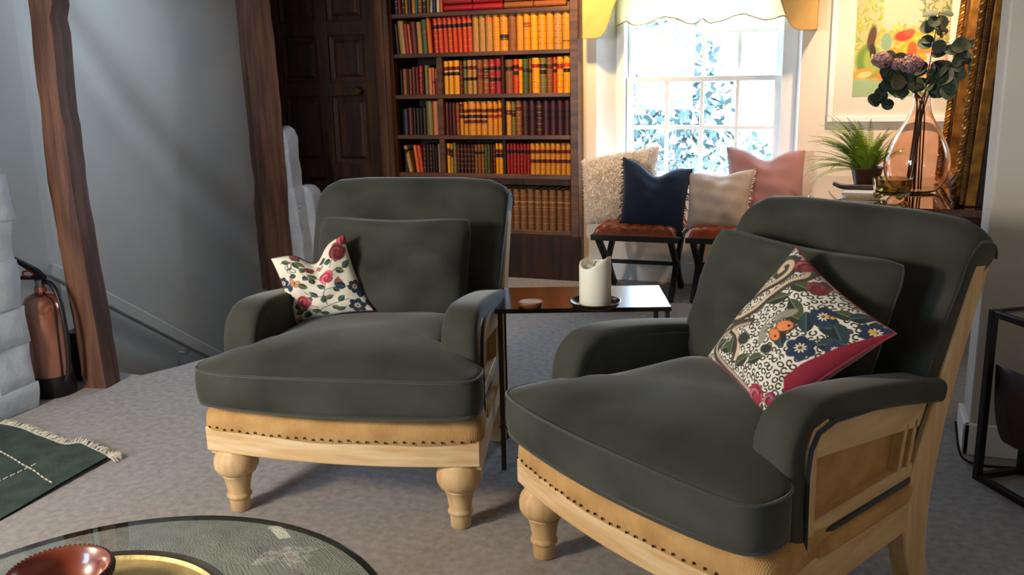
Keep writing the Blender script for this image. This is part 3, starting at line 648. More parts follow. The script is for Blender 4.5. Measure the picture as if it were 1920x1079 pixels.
def floral(U, V):
    p = Paint(U, V, (226, 220, 200)); G = [(74, 92, 58), (52, 78, 62), (96, 106, 64), (60, 84, 70)]
    g = np.random.default_rng(3)
    st = [[(.34, .08), (.45, .16), (.62, .20), (.80, .22)], [(.52, .2), (.50, .34), (.56, .46), (.60, .56)], [(.50, .34), (.36, .36), (.30, .44)], [(.56, .44), (.70, .42), (.78, .46)], [(.60, .56), (.50, .64), (.38, .68), (.33, .74)], [(.62, .6), (.76, .64), (.9, .62)], [(.30, .25), (.40, .18)], [(.7, .7), (.78, .8), (.8, .92)], [(.1, .9), (.25, .9), (.4, .84)]]
    for q in st: p.line(q, .005, (92, 84, 56))
    lv = [(.42, .10, .13, .035, 2.6), (.3, .12, .12, .035, 3.6), (.56, .16, .12, .035, -.6), (.66, .22, .12, .04, .5), (.8, .2, .1, .03, -.9), (.48, .24, .13, .04, 1.2), (.52, .3, .12, .035, .2), (.44, .34, .13, .038, 2.3), (.36, .36, .11, .032, -2.2), (.66, .42, .1, .032, -.8), (.7, .44, .12, .036, .9), (.56, .46, .12, .036, 2.4), (.36, .5, .16, .042, 2.7), (.44, .55, .12, .04, 1.7), (.5, .64, .13, .04, 2.5), (.40, .68, .1, .036, -2.4), (.33, .74, .11, .034, 1.0), (.26, .7, .11, .036, 3.4), (.76, .64, .14, .04, -.6), (.86, .62, .14, .042, .5), (.8, .72, .13, .04, 1.3), (.74, .76, .12, .036, 2.6), (.8, .86, .13, .04, .1), (.68, .86, .12, .04, 2.9), (.12, .92, .13, .034, -.3), (.26, .9, .13, .038, -1.0), (.4, .86, .13, .036, 2.8), (.14, .3, .13, .035, -1.4), (.1, .14, .14, .036, .4), (.2, .06, .13, .036, .9), (.05, .28, .13, .03, 1.3), (.9, .32, .1, .03, 2.3), (.6, .08, .13, .035, .2), (.5, .04, .12, .034, 2.7), (.24, .16, .11, .034, 1.9)]
    for i, (x, y, L, w, a) in enumerate(lv): p.leaf(x, y, L, w, a, G[i % 4])
    P1 = [(196, 62, 92), (224, 120, 138), (168, 34, 70)]; P2 = [(176, 60, 78), (214, 128, 130), (140, 34, 52)]; P3 = [(120, 34, 46), (158, 66, 78), (92, 26, 40)]
    p.rose(.62, .60, .105, P1, 1); p.rose(.25, .30, .105, P2, 2); p.rose(.86, .84, .13, P3, 4); p.rose(.76, .46, .045, P1, 5); p.rose(.44, .80, .06, P3, 6); p.rose(.97, .97, .09, P2, 7); p.rose(.30, .98, .07, P3, 8)
    for x, y, r in ((.93, .35, .085), (.86, .10, .10), (.04, .62, .085), (.05, .38, .08)): p.blue(x, y, r)
    p.leaf(.82, .38, .16, .05, 2.6, (26, 52, 78)); p.leaf(.93, .2, .16, .05, 1.0, (26, 52, 78)); p.leaf(.96, .1, .12, .045, .3, (26, 52, 78)); p.leaf(.1, .48, .14, .04, 1.2, (26, 56, 84))
    p.fly(.20, .80, .075, .3, (222, 218, 200), (60, 72, 62)); p.fly(.20, .58, .07, 1.1, (214, 140, 96), (150, 92, 62)); p.fly(.56, .80, .05, .9, (196, 126, 108), (140, 80, 70)); p.fly(.12, .04, .06, .2, (222, 150, 70), (120, 80, 40))
    return p.c
def leopard(U, V):
    p = Paint(U, V, (226, 220, 202)); g = np.random.default_rng(9)
    # rosettes: jittered cells, each a broken dark ring
    n = 19; cx = (np.arange(n)[:, None] + g.uniform(.3, .7, (n, n)) + .5 * (np.arange(n)[None] % 2) - .25) / n; cy = (np.arange(n)[None] + g.uniform(.3, .7, (n, n))) / n
    rr = g.uniform(.014, .019, (n, n)); ph = g.uniform(0, 6.28, (n, n)); gp = g.uniform(.1, .9, (n, n))
    iu = (U * n).astype(int).clip(0, n - 1); iv = (V * n).astype(int).clip(0, n - 1); dark = np.zeros_like(U)
    for a in (-1, 0, 1):
        for b in (-1, 0, 1):
            i = (iu + a).clip(0, n - 1); j = (iv + b).clip(0, n - 1); dx, dy = U - cx[i, j], V - cy[i, j]
            an = np.arctan2(dy, dx); rad = np.hypot(dx, dy) * (1 + .13 * np.sin(2 * an + ph[i, j]))
            gap = np.abs(((an - ph[i, j] + PI) % (2 * PI)) - PI) > gp[i, j] * .7
            dark = np.maximum(dark, ((.0056 - np.abs(rad - rr[i, j])) / .003 + .5).clip(0, 1) * gap)
    p.put(dark, (34, 32, 30))
    def ribbon(pts, w):
        pts = resample(smooth_path(pts, 3), 90, False); p.line(pts[::2], w, (66, 58, 44))
        for k in range(len(pts) - 1):
            d = pts[min(k + 1, 89)] - pts[max(k - 1, 0)]; d /= np.linalg.norm(d) + 1e-9; q = np.array([-d[1], d[0]])
            c = pts[k] + q * w * .45
            p.ell(c[0], c[1], w * .50, .0052, math.atan2(q[1], q[0]), (206, 172, 134) if k % 2 else (222, 204, 176), .4)
            if k % 5 == 0: p.ell(*(pts[k] - q * w * .5), w * .18, w * .14, 0, (34, 28, 24), .4)
    for x, y, L, w, a in ((.30, .80, .2, .05, .4), (.42, .72, .22, .05, -.2), (.5, .62, .2, .05, .3), (.3, .6, .18, .05, 1.0), (.22, .12, .2, .05, .6), (.36, .14, .18, .05, 2.2), (.46, .1, .16, .05, 1.2), (.55, .2, .16, .045, .8), (.08, .3, .16, .045, 1.3), (.1, .08, .18, .05, .8), (.12, .9, .16, .05, .2), (.05, .95, .15, .05, -.9), (.62, .78, .16, .05, -.5), (.7, .86, .15, .045, .4)):
        p.leaf(x, y, L, w, a, (70, 80, 50)); 
    ribbon([(.02, .52), (.10, .60), (.18, .72), (.22, .86), (.13, .95), (.05, .90), (.05, .80), (.11, .78), (.13, .85)], .042)
    ribbon([(.02, .34), (.16, .36), (.22, .48), (.27, .62), (.29, .8), (.36, .92), (.28, .98)], .036)
    ribbon([(.30, .42), (.16, .30), (.06, .18), (.12, .06), (.3, .02), (.6, .02), (.9, .03)], .036)
    ribbon([(.18, .28), (.30, .28), (.38, .22), (.42, .12)], .028)
    for x, y, r in ((.62, .36, .05), (.38, .30, .06)): p.ell(x, y, r, r * .8, .4, (44, 48, 38), .3)
    p.rose(.22, .97, .08, [(150, 44, 54), (190, 96, 100), (112, 28, 40)], 3); p.rose(.47, .92, .08, [(112, 36, 44), (150, 66, 70), (90, 30, 40)], 5); p.rose(.80, .06, .09, [(150, 40, 60), (196, 106, 112), (112, 28, 44)], 6); p.rose(.93, .12, .06, [(150, 40, 60), (196, 106, 112), (112, 28, 44)], 8)
    for x, y, L, w, a in ((.74, .70, .2, .06, .7), (.8, .78, .18, .06, -.4), (.84, .6, .18, .055, .9), (.7, .44, .16, .05, 2.6), (.8, .88, .16, .05, 1.2), (.72, .62, .16, .05, 2.4)): p.leaf(x, y, L, w, a, (36, 60, 62))
    for x, y, r in ((.80, .52, .095), (.70, .78, .085), (.96, .92, .085), (.94, .66, .06)): p.blue(x, y, r, .3)
    for dx, dy in ((0, 0), (.03, .015)): p.ell(.71 + dx, .8 + dy, .014, .012, 0, (226, 150, 44), .3)
    p.ell(.95, .91, .02, .016, 0, (226, 170, 50), .3)
    # orange butterfly with pale wings
    p.ell(.52, .62, .085, .035, 1.2, (150, 146, 126), .2); p.ell(.50, .42, .08, .032, 2.2, (150, 146, 126), .2)
    p.ell(.60, .56, .07, .05, .9, (52, 44, 34), .2); p.ell(.59, .47, .062, .044, -.2, (52, 44, 34), .2)
    p.ell(.595, .56, .055, .04, .9, (230, 134, 72), .2); p.ell(.585, .47, .05, .035, -.2, (226, 128, 68), .2); p.ell(.615, .58, .01, .01, 0, (40, 30, 26), .3); p.ell(.6, .465, .009, .009, 0, (40, 30, 26), .3)
    p.line([(.5, .44), (.52, .52), (.54, .6)], .008, (120, 112, 92))
    wd = .12 * np.interp(V, [0, .18, .3, .45, 1], [0, .0, 1, .9, .05]); p.put((U - (1 - wd)) / .006, (140, 18, 44))
    return p.c
# ------------------------------------------------------------------ armchairs
def turned_leg(m, x, y):
    prof = [(.027, 0), (.030, .003), (.031, .035), (.032, .043), (.037, .047), (.038, .053), (.034, .058), (.033, .062), (.038, .095), (.044, .116), (.047, .120), (.045, .123), (.058, .131), (.066, .148), (.067, .165), (.063, .182), (.054, .196), (.046, .203), (.046, .215)]
    return m.lathe(prof, 28, (x, y, 0))
def rounded(poly, n=2): return chaikin(poly, n)
def seat_outline(wf, wb, bow, yb, n=90, yf=0.0):
    pts = [(-wf, yf + .03)] + [(wf * t, yf - bow * (1 - t * t)) for t in np.linspace(-.97, .97, 13)] + [(wf, yf + .03), (wb, yb), (-wb, yb)]
    return resample(pts, n)
def loft_cushion(out, cy, prof, crown, zc, seed=0, wob=.004):
    """prof: list of (inset scale, z) rings from bottom centre over the side to the top edge; then crown rings."""
    m = M(); c = np.array([0, cy]); r = np.random.default_rng(seed); ph = r.uniform(0, 6, 5); rings = []
    for s, z in prof:
        q = c + (out - c) * s; rings.append([(x, y, z + wob * math.sin(7 * x + ph[0]) * (z > .36)) for x, y in q])
    for s in (.96, .9, .8, .65, .5, .35, .2, .08, .01):
        q = c + (out - c) * s; z0 = prof[-1][1]
        rings.append([(x, y, z0 + crown * (1 - min(1, abs(x / .44)) ** 4) * (1 - min(1, abs((y - .27) / .37)) ** 4) * (1 - s ** 10) + wob * math.sin(7 * x + ph[0]) + wob * (1 - s) * (math.sin(13 * x + 9 * y + ph[1]) + math.sin(-8 * x + 15 * y + ph[2]))) for x, y in q])
    return m.loft(rings), rings[len(prof) - 1]
def make_chair(label, pos, rz, back_cush, group):
    t = thing('armchair', label, 'armchair', (pos[0], pos[1], 0), rz, group)
    wf, wb, yb = .425, .352, .70
    for s in (-1, 1): obj('front_leg', turned_leg(M(), s * .352, .035), MT['pale_wood_v'], t, smooth=True, angle=50)
    # rear posts: leg and back upright in one
    cl = [(.70, 0), (.665, .1), (.650, .2), (.655, .29), (.70, .43), (.765, .60), (.83, .76), (.868, .86)]
    cl = smooth_path(cl, 2); hw = lambda z: .036 + .022 * math.exp(-((z - .27) / .16) ** 2)
    for s in (-1, 1):
        poly = [(y - hw(z), z) for y, z in cl] + [(y + hw(z), z) for y, z in cl[::-1]]
        m = M().prism(poly, s * .304, s * .354, 'x'); obj('rear_post', m, MT['pale_wood_v'], t, bevel=.005)
    # front rail (bowed), side rails, back rail
    xs = np.linspace(-1, 1, 15); bow = .045
    fr = [(wf * x, -bow * (1 - x * x)) for x in xs] + [(wf * x, .035 - bow * (1 - x * x)) for x in xs[::-1]]
    obj('front_rail', M().prism(fr, .205, .282, 'z'), MT['pale_wood'], t, bevel=.004)
    for s in (-1, 1):
        poly = [(s * wf, .02), (s * (wf - .035), .02), (s * (wb - .03), yb - .07), (s * wb, yb - .07)]
        obj('side_rail', M().prism(poly, .185, .282, 'z'), MT['pale_wood_side'], t, bevel=.004)
    obj('back_rail', M().bx(-wb + .02, wb - .02, yb - .06, yb - .02, .19, .30), MT['pale_wood'], t, bevel=.004)
    # burlap deck with tacks along its lower edge
    out = seat_outline(wf + .006, wb - .03, bow + .008, yb - .09, 110)
    out = np.array(resample(chaikin([tuple(p) for p in out], 1), 110))
    c = np.array([0, .3]); rings = []
    for s, z in ((.9, .276), (1.0, .276), (1.006, .29), (1.004, .312), (.99, .330), (.965, .340), (.9, .345), (.5, .35), (.02, .35)):
        rings.append([(c[0] + (x) * s, c[1] + (y - c[1]) * s, z + .003 * math.sin(18 * x + 11 * y)) for x, y in out])
    dk = obj('burlap_deck', M().loft(rings), MT['burlap'], t, smooth=True, angle=60)
    nm = M()
    for k in range(31):
        x = (-1 + 2 * k / 30) * (wf - .022); y = -(bow + .008) * (1 - (x / wf) ** 2) - .0055
        nm.lathe([(0, -.002), (.0038, 0), (.003, .002), (0, .0032)], 6, (0, 0, 0)); q = nm.v[-24:]
        for i in range(24):
            a = q[i]; nm.v[-24 + i] = (x + a[0], y - a[2], .286 + .002 * math.sin(k * 2.3) + a[1])
    obj('tacks', nm, MT['nail'], dk, kind='stuff')
    # T-shaped seat cushion
    to = [(-.432, -.012), (-.40, -.055), (-.2, -.085), (0, -.095), (.2, -.085), (.40, -.055), (.432, -.012), (.43, .06), (.405, .10), (.35, .12), (.31, .17), (.30, .35), (.29, .60), (-.29, .60), (-.30, .35), (-.31, .17), (-.35, .12), (-.405, .10), (-.43, .06)]
    to = resample(chaikin(to, 2), 140)
    prof = [(.02, .354), (.6, .354), (.93, .361), (.985, .369), (1.0, .383), (1.006, .415), (1.004, .448), (.998, .471), (.985, .480)]
    m, edge = loft_cushion(to, .28, prof, .055, 0, 3)
    sc_ = obj('seat_cushion', m, MT['velvet'], t, smooth=True, angle=70)
    cc = np.array([0, .28])
    for s, z in ((.998, .477), (.99, .369)):
        obj('piping', M().tube([(*(cc + (np.array(q) - cc) * s), z + .004 * math.sin(7 * q[0] + 1) * (z > .4)) for q in to], .0042, 6, True), MT['velvet_edge'], sc_, smooth=True)
    # arms
    for s in (-1, 1):
        ap = [(.135, .295), (.128, .40), (.122, .49), (.128, .545), (.155, .584), (.205, .600), (.30, .594), (.45, .575), (.58, .553), (.70, .530)]
        ap = resample(smooth_path(ap, 3), 46, False); sec = []
        for a in np.linspace(0, 2 * PI, 28, endpoint=False):
            ca, sa = math.cos(a), math.sin(a); sec.append((.054 * math.copysign(abs(ca) ** .45, ca), .030 * math.copysign(abs(sa) ** .6, sa)))
        rings = []
        for i, (y, z) in enumerate(ap):
            d = ap[min(i + 1, 45)] - ap[max(i - 1, 0)]; d /= np.linalg.norm(d); nn = np.array([-d[1], d[0]]); f = i / 45
            xc = .352 - .03 * f; ring = []
            pk = 1 + .02 * math.sin(i * 1.9) * math.exp(-((f - .42) / .08) ** 2)
            for a, b in sec: ring.append((s * (xc + a * pk), y + nn[0] * b, z + nn[1] * b))
            rings.append(ring)
        ar = obj('arm', M().loft(rings), MT['velvet'], t, smooth=True, angle=60)
        lp = [(.125, .34), (.68, .34), (.70, .535), (.45, .582), (.30, .600), (.21, .602), (.16, .58), (.128, .53)]; nl = len(lp); li = lambda y: .291 - .033 * (y - .12) / .56
        obj('arm_lining', M().add([(s * li(y), y, z) for y, z in lp] + [(s * (li(y) + .03), y, z) for y, z in lp], [tuple(range(nl)), tuple(range(nl, 2 * nl))[::-1]] + [(i, (i + 1) % nl, nl + (i + 1) % nl, nl + i) for i in range(nl)]), MT['velvet'], ar, bevel=.004)
        ro = lambda y: s * (.406 - .054 * (y - .12) / .55)      # outer face follows the taper
        def slab(name, poly, th, mat, out_=0.0, par=t, bev=.003):
            m = M(); n = len(poly); vs = [(ro(y) + s * out_, y, z) for y, z in poly] + [(ro(y) + s * (out_ - th), y, z) for y, z in poly]
            m.add(vs, [tuple(range(n)), tuple(range(n, 2 * n))[::-1]] + [(i, (i + 1) % n, n + (i + 1) % n, n + i) for i in range(n)])
            return obj(name, m, mat, par, bevel=bev)
        fm = slab('arm_stile', [(.150, .285), (.192, .285), (.186, .53), (.225, .56), (.225, .588), (.17, .575), (.147, .53)], .05, MT['pale_wood_v'], -.004)
        slab('arm_rail', [(.186, .505), (.64, .45), (.68, .515), (.225, .582), (.186, .545)], .05, MT['pale_wood_side'], -.006)
        slab('lower_rail', [(.186, .325), (.62, .325), (.635, .36), (.186, .36)], .045, MT['pale_wood_side'], -.008)
        slab('burlap_panel', [(.17, .33), (.64, .33), (.67, .49), (.17, .56)], .01, MT['burlap'], -.034, bev=0)
        for y0 in (.545, .59): slab('slat', [(y0, .345), (y0 + .017, .345), (y0 + .045, .475), (y0 + .028, .475)], .03, MT['pale_wood_v'], -.006)
        slab('velvet_strip', [(.186, .308), (.625, .308), (.63, .328), (.186, .328)], .03, MT['velvet_trim'], -.004, bev=.006)
        slab('side_burlap', [(.190, .268), (.60, .268), (.615, .29), (.615, .312), (.19, .312)], .03, MT['burlap'], .008, bev=.012)
        tk = M()
        for k in range(40):
            y = .18 + .5 * k / 39; z = np.interp(y, [.18, .3, .7], [.57, .585, .57]); tk.box((ro(y) + s * .002, y, z), (.006, .008, .005), 0)
        obj('arm_gimp', M().tube([(ro(y) + s * .0015, y, z) for y, z in [(.150, .30), (.145, .48), (.153, .535), (.180, .566), (.24, .577), (.4, .562), (.55, .538), (.69, .512)]], .0055, 6), MT['velvet_trim'], ar, smooth=True)
    # upholstered back with rolled top
    bp = [(.575, .33), (.60, .42), (.65, .56), (.705, .70), (.745, .80), (.765, .86), (.79, .910), (.83, .935), (.875, .932), (.910, .907), (.918, .875), (.900, .845), (.868, .826), (.835, .80), (.79, .69), (.73, .53), (.685, .42), (.665, .33)]
    bp = resample(chaikin(bp, 1), 72); bc_ = bp.mean(0)
    wv = [(-1, .82), (-.995, .92), (-.975, .97), (-.93, .995), (-.8, 1), (-.5, 1.01), (0, 1.015), (.5, 1.01), (.8, 1), (.93, .995), (.975, .97), (.995, .92), (1, .82)]
    rings = []
    for xf, k in wv:
        ring = []
        for y, z in bp:
            hw_ = .335 + .020 * min(max((z - .35) / .5, 0), 1)
            zz = z - .05 * abs(xf) ** 9 * max(0, (z - .72) / .2)
            # shrink locally about the spine of the slab
            cyl = np.interp(z, [.33, .56, .80, .92], [.62, .705, .80, .845]); czl = min(z, .86)
            ring.append((xf * hw_, cyl + (y - cyl) * k, czl + (zz - czl) * k if z > .86 else zz))
        rings.append(ring)
    bk = obj('backrest', M().loft(rings), MT['velvet'], t, smooth=True, angle=75)
    for s in (-1, 1):
        e = [(s * (.335 + .020 * min(max((z - .35) / .5, 0), 1)) * .995, y, z - .05 * max(0, (z - .72) / .2)) for y, z in [(.60, .40), (.66, .56), (.715, .70), (.758, .80), (.775, .86), (.80, .905), (.835, .93), (.88, .922), (.910, .895), (.912, .86)]]
        obj('back_piping', M().tube(smooth_path(e, 2), .004, 6), MT['velvet_edge'], bk, smooth=True)
    # loose back cushion
    pillow('back_cushion', back_cush['cn'], back_cush['t'], MT['velvet'], '', N=44, pinch=.03, chop=back_cush.get('chop', 0), seed=back_cush['seed'], parent=t, wr=.012, cw=.4, rnd=.055, piping=MT['velvet_edge'])
    t.scale = (back_cush.get('sx', 1),) * 3
    return t
G = 'pair of deconstructed armchairs'
CH1 = ((-1.375, 2.162), .161); CH2 = ((-.474, 1.937), -.600)
make_chair('grey-green velvet armchair on pale wood, holding the cream floral cushion', *CH1, dict(cn=[(-.27, .49, .49), (.272, .49, .49), (.272, .615, .828), (-.275, .615, .83)], t=.10, seed=1, chop=.03, sx=1.0), G)
make_chair('grey-green velvet armchair on pale wood, holding the leopard-print cushion', *CH2, dict(cn=[(-.335, .51, .49), (.275, .51, .49), (.298, .635, .846), (-.30, .635, .862)], t=.085, seed=2, chop=.03, sx=1.0), G)
pillow('floral_cushion', [(-1.728, 2.485, .497), (-1.474, 2.585, .541), (-1.577, 2.60, .79), (-1.775, 2.465, .725)], .055, MT['print'], 'cream cushion printed with roses, leaves and butterflies on left armchair', N=230, pinch=.09, chop=.2, seed=4, canvas=floral, back=pm('plum', (74, 30, 38), .8), cu0=.52, cw=.17)
MT['crimson'] = pm('crimson_velvet', (140, 18, 44), .75, sheen=.4, var=.2, scale=9)
pillow('leopard_cushion', [(-.342, 2.352, .553), (-.158, 2.019, .517), (.102, 2.12, .717), (-.131, 2.334, .861)], .07, MT['print'], 'leopard-print cushion with snake, blue flowers and crimson back on right armchair', N=300, pinch=.08, seed=5, canvas=leopard, back=MT['crimson'], piping=MT['crimson'])
# ------------------------------------------------------------------ stools by the window
MT['leather'] = pm('leather', (150, 66, 28), .32, var=.35, scale=10, bump=.1, bscale=150, coat=.2)
def stool(cx, cy, rz, label):
    t = thing('stool', label, 'stool', (cx, cy, 0), rz, 'leather stools under the window'); W, D = .235, .235; zf = .365
    def seat(u, v):
        x = (u * 2 - 1); y = (v * 2 - 1)
        e = (max(0, 1 - x ** 8) * max(0, 1 - y ** 8)) ** .4
        tuft = .010 * (abs(math.sin(PI * (u * 7))) ** .5) * (abs(math.sin(PI * (v * 5))) ** .5)
        return (x * W * 1.0, y * D * 1.0, zf + .020 + .052 * e + tuft * e)
    m = M().grid(seat, 57, 45); obj('seat', m, MT['leather'], t, smooth=True, angle=180)
    obj('seat_frame', M().bx(-W - .012, W + .012, -D - .012, D + .012, zf - .012, zf + .02), MT['black_iron'], t, bevel=.004)
    for s in (-1, 1):
        for q in (-1, 1):
            pts = smooth_path([(q * (D - .005), zf), (q * .135, .29), (q * .055, .225), (q * .03, .185), (q * .055, .14), (q * .12, .07), (q * .20, 0)], 2)
            poly = []; k = len(pts)
            up = []; dn = []
            for i in range(k):
                d = np.array(pts[min(i + 1, k - 1)]) - np.array(pts[max(i - 1, 0)]); d /= np.linalg.norm(d); nn = np.array([-d[1], d[0]]) * .022
                up.append(tuple(np.array(pts[i]) + nn)); dn.append(tuple(np.array(pts[i]) - nn))
            poly = [(a, max(b, 0)) for a, b in up + dn[::-1]]
            obj('leg', M().prism(poly, s * (W - .028) - .014, s * (W - .028) + .014, 'x'), MT['black_iron'], t, bevel=.004)
        obj('cross_block', M().bx(s * (W - .028) - .013, s * (W - .028) + .013, -.02, .02, .165, .205), MT['black_iron'], t)
    obj('stretcher', M().bx(-W + .03, W - .03, -.013, .013, .176, .198), MT['black_iron'], t, bevel=.004)
    return t
stool(-1.165, 5.235, .02, 'black X-leg stool with tufted leather seat beside the bookcase')
stool(-.625, 5.255, .0, 'black X-leg stool with tufted leather seat under the linen cushion')
MT['fleece'] = pm('fleece', (226, 212, 196), .95, var=.08, scale=30, sheen=.4)
MT['navy'] = pm('navy_wool', (22, 34, 56), .9, bump=.3, bscale=200, sheen=.25, spec=.2)
MT['linen'] = pm('linen', (178, 162, 148), .9, bump=.3, bscale=220, var=.06, scale=20)
MT['pink'] = pm('pink_velvet', (150, 106, 104), .8, sheen=.4, var=.12, scale=8)
def zigzag(): pass
o, f = pillow('sheepskin_cushion', [(-1.50, 5.22, .405), (-1.10, 5.25, .41), (-1.11, 5.43, .855), (-1.575, 5.40, .765)], .085, MT['fleece'], 'fluffy cream sheepskin cushion at left end by the bookcase', N=90, pinch=.02, seed=11, wr=.004)
pl = M(); gq = np.random.default_rng(5)
for k in range(5200):
    u_, v_ = gq.uniform(0, 1, 2); p_1 = f(np.array([u_]), np.array([v_]), 1)[0]; c_0 = f(np.array([.5]), np.array([.5]), -.3)[0]
    d_ = p_1 - c_0; d_ /= np.linalg.norm(d_); d_ = d_ * .5 + np.array([0, -.7, 0]) * (1 - max(abs(2 * u_ - 1), abs(2 * v_ - 1)) ** 3) + gq.normal(0, .45, 3); d_ /= np.linalg.norm(d_); s_ = np.cross(d_, gq.normal(0, 1, 3)); s_ /= np.linalg.norm(s_); l_ = gq.uniform(.010, .018)
    e_ = np.cross(d_, s_); pl.add([p_1 + s_ * .003, p_1 - s_ * .0015 + e_ * .0025, p_1 - s_ * .0015 - e_ * .0025, p_1 + d_ * l_], [(0, 1, 3), (1, 2, 3), (2, 0, 3)])
obj('fleece_pile', pl, MT['fleece'], o, kind='stuff')
o, f = pillow('navy_cushion', [(-1.255, 5.08, .415), (-.905, 5.08, .375), (-.885, 5.28, .735), (-1.285, 5.26, .80)], .07, MT['navy'], 'navy blue cushion with fringed side edges on left stool', N=60, pinch=.06, chop=.17, seed=12, cw=.2)
fringe(o, f, 'lr', MT['navy'], 1)
o, f = pillow('linen_cushion', [(-.885, 5.12, .415), (-.56, 5.12, .42), (-.535, 5.29, .74), (-.905, 5.27, .715)], .07, MT['linen'], 'pale linen cushion with short white fringe on right stool', N=60, pinch=.06, chop=.07, seed=13, wr=.012)
fringe(o, f, 'r', MT['white_paint'], 2, 22, .022)
pillow('pink_cushion', [(-.66, 5.26, .42), (-.27, 5.26, .42), (-.285, 5.45, .83), (-.715, 5.43, .85)], .075, MT['pink'], 'dusty pink velvet cushion at right end below the window', N=70, pinch=.04, chop=.14, seed=14, wr=.009)

# ------------------------------------------------------------------ side table between the chairs
rz = math.atan2(2.825 - 2.643, -.532 + 1.06)
t = thing('side_table', 'slim bronze metal side table with lower shelf between the armchairs', 'side table', (-1.06, 2.643, 0), rz); L, D = .56, .30
obj('table_top', M().bx(-.005, L, -.005, D, .545, .56), MT['bronze'], t, bevel=.002)
obj('lower_shelf', M().bx(0, L, 0, D, .150, .158), MT['bronze_leg'], t, bevel=.002)
for x in (.004, L - .02):
    for y in (.004, D - .02): obj('leg', M().bx(x, x + .016, y, y + .016, 0, .545), MT['bronze_leg'], t, bevel=.002)
def on_table(x, y): c, s = math.cos(rz), math.sin(rz); return (-1.06 + c * x - s * y, 2.643 + s * x + c * y)
cx, cy = -.765, 2.765
MT['dish'] = pm('dish_metal', (70, 52, 38), .3, metal=.8)
d = obj('candle_dish', M().lathe([(0, 0), (.062, 0), (.075, .006), (.083, .018), (.080, .019), (.072, .009), (.06, .005), (0, .005)], 40, (0, 0, 0)), MT['dish'], None, smooth=True, loc=(cx, cy, .5605)); tag(d, 'dark bronze saucer under the white candle', 'dish')
MT['wax'] = pm('wax', (238, 234, 216), .45); MT['wax'].node_tree.nodes['Principled BSDF'].inputs['Subsurface Weight'].default_value = .25
def wax(u, v):
    a = 2 * PI * u; top = .142 + .011 * math.cos(a - .4) * 1.0 + .010 * math.cos(2 * a + .6); P = [(0, 0), (.049, 0), (.051, .004), (.051, .5), (.051, .94), (.050, .985), (.047, 1.0), (.043, .985), (.035, .90), (0, .86)]
    i = min(int(v * (len(P) - 1) + .5), len(P) - 1); r, z = P[i]; return (r * math.cos(a), r * math.sin(a), z * top if i > 2 else z)
cd = obj('pillar_candle', M().grid(wax, 48, 10, cu=True), MT['wax'], None, smooth=True, angle=60, loc=(cx, cy, .566)); tag(cd, 'white pillar candle with wavy top on bronze saucer', 'candle')
obj('wick', M().tube([(0, 0, .12), (.001, 0, .135), (.004, 0, .142)], .0018, 6), MT['black_iron'], cd)
MT['marble'] = pm('marble', (196, 196, 190), .3, var=.3, scale=30)
MT['coaster_wood'] = pm('coaster_wood', (150, 92, 58), .5, var=.4, scale=20)
x, y = -.963, 2.70
co = obj('coaster', M().lathe([(0, 0), (.034, 0), (.038, .004), (.0415, .014), (.040, .018), (.036, .0185), (.0355, .016), (0, .016)], 36), MT['coaster_wood'], None, smooth=True, loc=(x, y, .5605)); tag(co, 'round wooden coaster with pale stone inlay on side table', 'coaster')
obj('inlay', M().lathe([(0, .015), (.035, .015), (.035, .0178), (0, .0178)], 36), MT['marble'], co)

# ------------------------------------------------------------------ coffee table
tc = (-1.10, .99); zt = .40
t = thing('coffee_table', 'round clear glass coffee table in the left foreground', 'coffee table', (tc[0], tc[1], 0))
MT['table_glass'] = glass_mat('table_glass', (.74, .86, .80), 0, 1.5)
obj('glass_top', M().lathe([(0, zt - .020), (.465, zt - .020), (.469, zt - .017), (.470, zt - .014), (.470, zt - .005), (.469, zt - .002), (.466, zt), (0, zt)], 128), MT['table_glass'], t, smooth=True, angle=50)
obj('edge_band', M().lathe([(.455, zt - .021), (.4695, zt - .021), (.4712, zt - .018), (.4712, zt - .004), (.4695, zt - .0035), (.4695, zt - .018), (.455, zt - .0205)], 128, close=False), pm('edge_metal', (58, 56, 50), .35, metal=.7), t, smooth=True)
MT['base_wood'] = pm('base_wood', (110, 88, 62), .5, var=.4, scale=8)
obj('base', M().lathe([(0, 0), (.17, 0), (.18, .02), (.10, .05), (.06, .14), (.06, .25), (.11, .34), (.15, zt - .021), (0, zt - .021)], 40, (0, -.1, 0)), MT['base_wood'], t, smooth=True)
MT['brass'] = pm('brass', (206, 186, 130), .55, metal=.6, var=.25, scale=14, bump=.5, bscale=60, dist=.004)
r = .262
tr_ = obj('brass_tray', M().lathe([(0, .003), (r * .90, .003), (r * .925, .006), (r * .935, .010), (r * .93, .011), (r * .90, .0), (0, 0)], 96), MT['brass'], None, smooth=True, angle=50, loc=(-1.18, 1.005, zt + .0005)); obj('tray_rim', M().lathe([(r * .925, .009), (r * .99, .012), (r, .011), (r * .99, .007), (r * .92, .002)], 96, close=False), pm('tray_rim_dark', (92, 80, 60), .4, metal=.7, var=.3, scale=12), tr_, smooth=True); tag(tr_, 'large hammered brass tray on the glass table', 'tray')  # outer rim ring is darker than the tray floor
MT['copper_wood'] = pm('copper_wood', (132, 60, 38), .28, var=.4, scale=9, coat=.5)
bo = obj('wooden_bowl', M().lathe([(0, .0), (.032, .0), (.04, .004), (.063, .020), (.080, .045), (.086, .064), (.083, .069), (.078, .066), (.072, .048), (.055, .024), (.03, .012), (0, .009)], 56), MT['copper_wood'], None, smooth=True, angle=70, loc=(-1.262, 1.068, zt + .0055), rot=(0, 0, 0)); tag(bo, 'small polished reddish wooden bowl standing in the brass tray', 'bowl')
rm = M()
